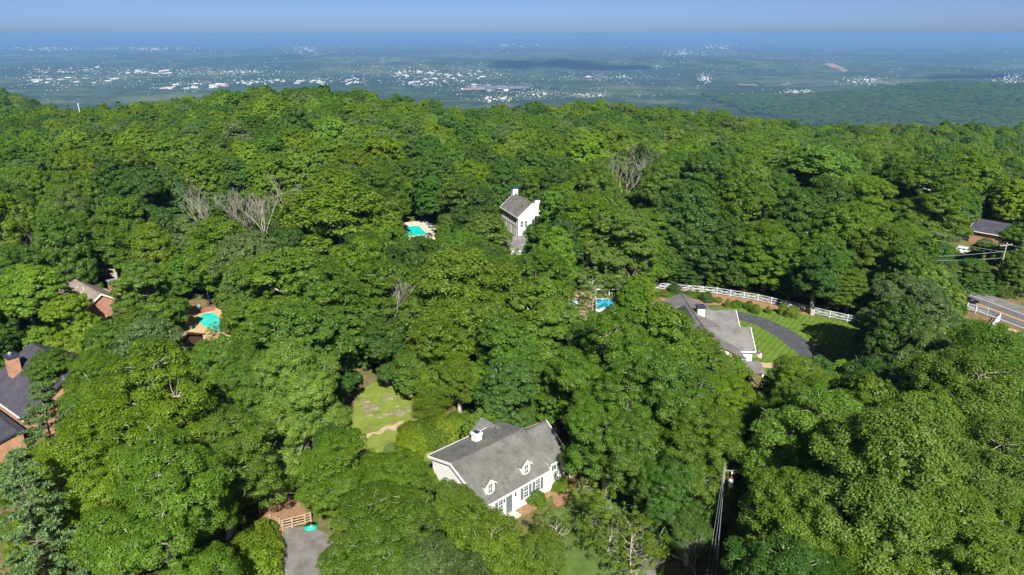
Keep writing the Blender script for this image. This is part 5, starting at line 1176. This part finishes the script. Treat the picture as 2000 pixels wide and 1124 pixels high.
# ------------------------------------------------------------------ the town in the valley
def on_land_many(px, py):
    px = np.asarray(px, float); py = np.asarray(py, float); u = (px - 1000) / F; v = (562 - py) / F
    dy = math.cos(PITCH) + v * math.sin(PITCH); dz = -math.sin(PITCH) + v * math.cos(PITCH); z = np.full(px.shape, -360.0)
    for _ in range(12):
        s = (z - CZ) / dz; z = 0.5 * z + 0.5 * ground(u * s, dy * s)
    s = (z - CZ) / dz; return np.stack([u * s, dy * s, z], -1)
def on_land(px, py): return Vector(on_land_many([px], [py])[0])
M_tw = plain('town_white', (0.50, 0.48, 0.46), 0.8, 0.08, 0.02); M_tt = plain('town_tan', (0.40, 0.31, 0.24), 0.8, 0.1, 0.02); M_tg = plain('town_grey', (0.36, 0.37, 0.39), 0.8, 0.1, 0.02); M_tb = plain('town_brick', (0.30, 0.16, 0.12), 0.8, 0.1, 0.02)
def town_mesh(kind, mat):
    m = MB()
    if kind == 'shed':      # long flat roofed hall with parapet and a lower annex
        m.box(-0.5, 0.5, -0.5, 0.5, -0.3, 0.9); m.box(-0.5, 0.5, -0.5, -0.47, 0.9, 1.0); m.box(-0.5, 0.5, 0.47, 0.5, 0.9, 1.0); m.box(-0.5, -0.48, -0.47, 0.47, 0.9, 1.0); m.box(0.48, 0.5, -0.47, 0.47, 0.9, 1.0)
        m.box(-0.2, 0.1, -0.75, -0.502, -0.3, 0.6); m.box(-0.3, -0.2, 0.1, 0.2, 0.902, 1.12); m.box(0.15, 0.28, -0.2, 0.0, 0.902, 1.1)
    elif kind == 'block':   # several storeys, stepped
        m.box(-0.5, 0.2, -0.5, 0.5, -0.3, 1.0); m.box(0.202, 0.5, -0.4, 0.4, -0.3, 0.7); m.box(-0.3, 0.0, -0.2, 0.2, 1.002, 1.15); m.box(-0.52, 0.22, -0.52, -0.503, 0.93, 1.03)
    else:                   # gabled house
        m.prism([(-0.5, -0.3), (0.5, -0.3), (0.5, 0.6), (0, 1.0), (-0.5, 0.6)], -0.5, 0.5); m.prism([(-0.55, 0.56), (0, 1.03), (0.55, 0.56), (0.55, 0.60), (0, 1.08), (-0.55, 0.60)], -0.54, 0.54)
    me = bpy.data.meshes.new('valley_building'); me.from_pydata(m.v, [], m.f); me.materials.append(mat); return me
TM = {(k, c): town_mesh(k, mm) for k in ('shed', 'block', 'house') for c, mm in (('w', M_tw), ('t', M_tt), ('g', M_tg), ('b', M_tb))}
CL = [  # x0, x1, y0, y1, count, length px, kinds, where
    (318, 440, 164, 174, 26, (6, 22), 'sssb', 'in the brightest town cluster left of the crest top'), (460, 560, 157, 166, 22, (4, 12), 'sbb', 'in the town cluster just left of the crest top'), (580, 645, 158, 166, 9, (5, 24), 's', 'in the row of halls right above the crest top'),
    (770, 830, 138, 152, 16, (4, 14), 'sbh', 'in the left part of the bright saddle town'), (825, 945, 138, 160, 36, (4, 16), 'ssbb', 'in the bright town beyond the crest saddle'), (800, 850, 158, 166, 8, (4, 14), 's', 'below the bright town beyond the crest saddle'), (902, 1040, 166, 178, 14, (5, 20), 's', 'around the wide car park below the bright town'),
    (945, 995, 191, 201, 12, (4, 12), 'sbh', 'in the nearest hamlet above the crest saddle'), (1025, 1072, 180, 189, 6, (3, 9), 'sh', 'right of the nearest hamlet'), (1123, 1172, 184, 189, 5, (3, 8), 'sh', 'above the right shoulder of the crest'),
    (1130, 1220, 148, 154, 9, (3, 9), 'sh', 'at the foot of the dark wooded ridge'), (240, 360, 137, 145, 20, (5, 18), 's', 'in the long white industrial row on the left'), (70, 240, 130, 143, 18, (4, 12), 'sbh', 'in the reddish town quarter on the left'), (65, 240, 152, 164, 14, (5, 18), 's', 'in the white halls low on the left'), (410, 500, 139, 145, 9, (4, 10), 'sh', 'in the town strip mid left'),
    (186, 350, 94, 98, 18, (4, 14), 's', 'in the far white strip on the left plain'), (20, 150, 94, 99, 14, (4, 12), 's', 'in the farthest strip at the left edge'), (575, 625, 91, 103, 10, (4, 14), 's', 'in the far quarry like cluster'), (940, 1095, 85, 92, 14, (4, 12), 's', 'in the far strip under the horizon'), (1303, 1352, 100, 108, 8, (4, 10), 's', 'in the far cluster right of the middle'), (1377, 1431, 88, 96, 9, (4, 12), 's', 'in the far works right of the middle'), (1331, 1384, 116, 119, 7, (3, 8), 'sh', 'in the ridge top row right of the middle'),
    (1668, 1717, 154, 162, 7, (4, 14), 's', 'beside the pale clearing on the right'), (1538, 1573, 178, 183, 6, (4, 9), 'sh', 'in the small works above the right woods'), (1959, 1985, 146, 168, 8, (4, 8), 'bh', 'in the bright hillside group at the right edge'), (1370, 1384, 150, 157, 4, (3, 6), 'bh', 'in the small group right of the wooded ridge'), (655, 705, 152, 166, 9, (4, 14), 'sh', 'in the scattered halls left of the bright town')]
KN = {'s': 'shed', 'b': 'block', 'h': 'house'}; KW = {'shed': 'flat hall', 'block': 'block', 'house': 'gabled house'}; TB = {}; CW = {'w': 'white', 't': 'tan', 'g': 'grey', 'b': 'brick red'}
vr = random.Random(77); ntown = 0
for x0, x1, y0, y1, n, (l0, l1), kinds, wh in CL:
    for i in range(n):
        px, py = vr.uniform(x0, x1), vr.uniform(y0, y1); p = on_land(px, py); d = math.hypot(p.x, p.y); u = d / F
        k = KN[vr.choice(kinds)]; c = vr.choice('wwwwwwtg' if 'reddish' not in wh else 'wtbbg'); lp = vr.uniform(l0, l1) * (0.42 if k != 'shed' else 0.6)
        o = obj('valley_building', TM[(k, c)]); o.location = p; o.rotation_euler = (0, 0, vr.uniform(-0.5, 0.5))
        o.scale = (lp * u, max(12, min(lp * u, 45) * vr.uniform(0.5, 1.0)), max(7, vr.uniform(0.7, 1.6) * u)) 
        tag(o, None, 'building', 'valley buildings ' + wh); TB.setdefault('%s %s %s' % (CW[c], KW[k], wh), []).append((px, o)); ntown += 1
for lab, L_ in TB.items():
    L_.sort(key=lambda a: a[0])
    for i, (px, o) in enumerate(L_): o['label'] = lab if len(L_) == 1 else lab + ', ' + ('leftmost' if i == 0 else 'rightmost' if i == len(L_) - 1 else ORD[min(i, 19)] + ' from left')
# scattered houses too small to single out
m = MB(); hx = []; hy = []
for i in range(4200):
    px = vr.uniform(-20, 2020); py = 76 + 125 * vr.random()
    if i > 1400: q = vr.choice(CL); px = vr.gauss((q[0] + q[1]) / 2, (q[1] - q[0]) * 0.55); py = vr.gauss((q[2] + q[3]) / 2, (q[3] - q[2]) * 0.6)
    hx.append(px); hy.append(py)
hx = np.array(hx); hy = np.array(hy); ok = (hy < np.interp(hx, _cx, _cy) - 4) & ((np.arange(len(hx)) >= 1400) | (fbm(hx / 90.0, hy / 14.0, 3) > 0.52))
for p in on_land_many(hx[ok], hy[ok]):
    u = math.hypot(p[0], p[1]) / F; w = vr.uniform(0.7, 2.0) * u; h = vr.uniform(0.4, 0.8) * u; dd = min(w, 30) * vr.uniform(0.6, 1.2)
    m.add([(p[0] + a * w / 2, p[1] + b * dd / 2, p[2] + z) for z in (-4, h * 0.6) for a, b in ((-1, -1), (1, -1), (1, 1), (-1, 1))] + [(p[0] - w / 2, p[1], p[2] + h), (p[0] + w / 2, p[1], p[2] + h)],
          [(0, 1, 5, 4), (1, 2, 6, 5), (2, 3, 7, 6), (3, 0, 4, 7), (4, 5, 9, 8), (6, 7, 8, 9), (5, 6, 9), (7, 4, 8)])
o = m.build('far_houses', M_tw); tag(o, 'scattered pale houses across the hazy valley plain', 'houses', kind='stuff')
# bare cuttings and fields in the valley
M_cut = plain('bare_cutting', (0.24, 0.17, 0.12), 0.95, 0.2, 0.01); M_field = plain('hay_field', (0.11, 0.13, 0.045), 0.95, 0.2, 0.01); M_car_park = plain('car_park', (0.11, 0.115, 0.13), 0.9, 0.15, 0.01)
def drape(name, poly, mat, lift):
    """sheet laid over the valley ground"""
    xs = [a for a, b in poly]; ys = [b for a, b in poly]; V = []; Fc = []; nx, ny = 24, 8; idx = {}
    G = [(min(xs) + (max(xs) - min(xs)) * i / nx, min(ys) + (max(ys) - min(ys)) * j / ny) for j in range(ny + 1) for i in range(nx + 1)]
    for (px, py), q in zip(G, on_land_many([g[0] for g in G], [g[1] for g in G])): V.append((q[0], q[1], q[2] + lift, px, py))
    idx = {(i, j): j * (nx + 1) + i for j in range(ny + 1) for i in range(nx + 1)}
    for j in range(ny):
        for i in range(nx):
            c = [idx[(i, j)], idx[(i + 1, j)], idx[(i + 1, j + 1)], idx[(i, j + 1)]]
            if in_poly(sum(V[k][3] for k in c) / 4, sum(V[k][4] for k in c) / 4, poly): Fc.append(tuple(c))
    o = MB().add([v[:3] for v in V], Fc).build(name, mat); o['kind'] = 'structure'
    if o.data.polygons and o.data.polygons[0].normal.z < 0: o.data.flip_normals()
drape('cutting', [(1608, 122), (1626, 125), (1656, 138), (1650, 142), (1620, 132)], M_cut, 6); drape('field', [(1700, 160), (1735, 160), (1752, 168), (1720, 166)], M_field, 6); drape('field', [(1438, 165), (1478, 166), (1480, 170), (1445, 169)], M_field, 6)
drape('field', [(1520, 167), (1540, 163), (1548, 166), (1530, 170)], M_field, 6); drape('car_park', [(902, 170), (930, 168), (1040, 170), (1030, 175), (930, 177)], M_car_park, 6); drape('cutting', [(905, 175), (945, 173), (948, 178), (905, 179)], M_cut, 9)
# communication mast on the crest
mt = thing('mast', 'thin pale mast standing on the wooded crest at the left', 'mast', at_y(153, 206, 460)); 
MB().tube([(0, 0, -30), (0, 0, 1.2)], [0.3, 0.18], 6).build('pole', M_white, mt); MB().box(-0.4, 0.4, -0.4, 0.4, 0.2, 0.9).build('antenna', M_grey_can, mt)
wt = thing('water_tower', 'tiny pale water tower on the far plain at the left', 'tower', on_land(296, 104)); q = 14.0 / F * 1000
MB().tube([(0, 0, 0), (0, 0, 35), (0, 0, 40), (0, 0, 55), (0, 0, 60)], [5, 4, 14, 16, 4], 10).build('tank', M_tw, wt)

# ------------------------------------------------------------------ fair weather clouds above the valley (over the top of the frame); they shade parts of it
M_cloud = plain('cloud', (0.9, 0.9, 0.92), 1.0, 0.02, 0.001)
def cloud(px, py, r, label, hgt=1500, sq=0.55, seed=1):
    g = on_land(px, py); t = (hgt - g.z) / sv.z; c = g + sv * t; rr = np.random.RandomState(seed); bm = bmesh.new()
    for i in range(9):
        mtx = Matrix.Translation((rr.uniform(-0.9, 0.9) * r, rr.uniform(-0.7, 0.7) * r * sq, rr.uniform(0, 0.12) * r)) @ Matrix.Diagonal((1, sq, 0.25, 1)); bmesh.ops.create_icosphere(bm, subdivisions=2, radius=r * rr.uniform(0.35, 0.6), matrix=mtx)
    me = bpy.data.meshes.new('cloud'); bm.to_mesh(me); bm.free(); me.polygons.foreach_set('use_smooth', [True] * len(me.polygons)); o = obj('cloud', me, None, M_cloud); o.location = c; tag(o, label, 'cloud', kind='stuff')
cloud(1060, 126, 620, 'cloud shading the left of the wooded ridge in mid valley', seed=1); cloud(1180, 134, 560, 'cloud shading the right of the wooded ridge in mid valley', seed=6); cloud(1890, 152, 420, 'cloud shading the right hillside', seed=3)
print('TOWN', ntown)
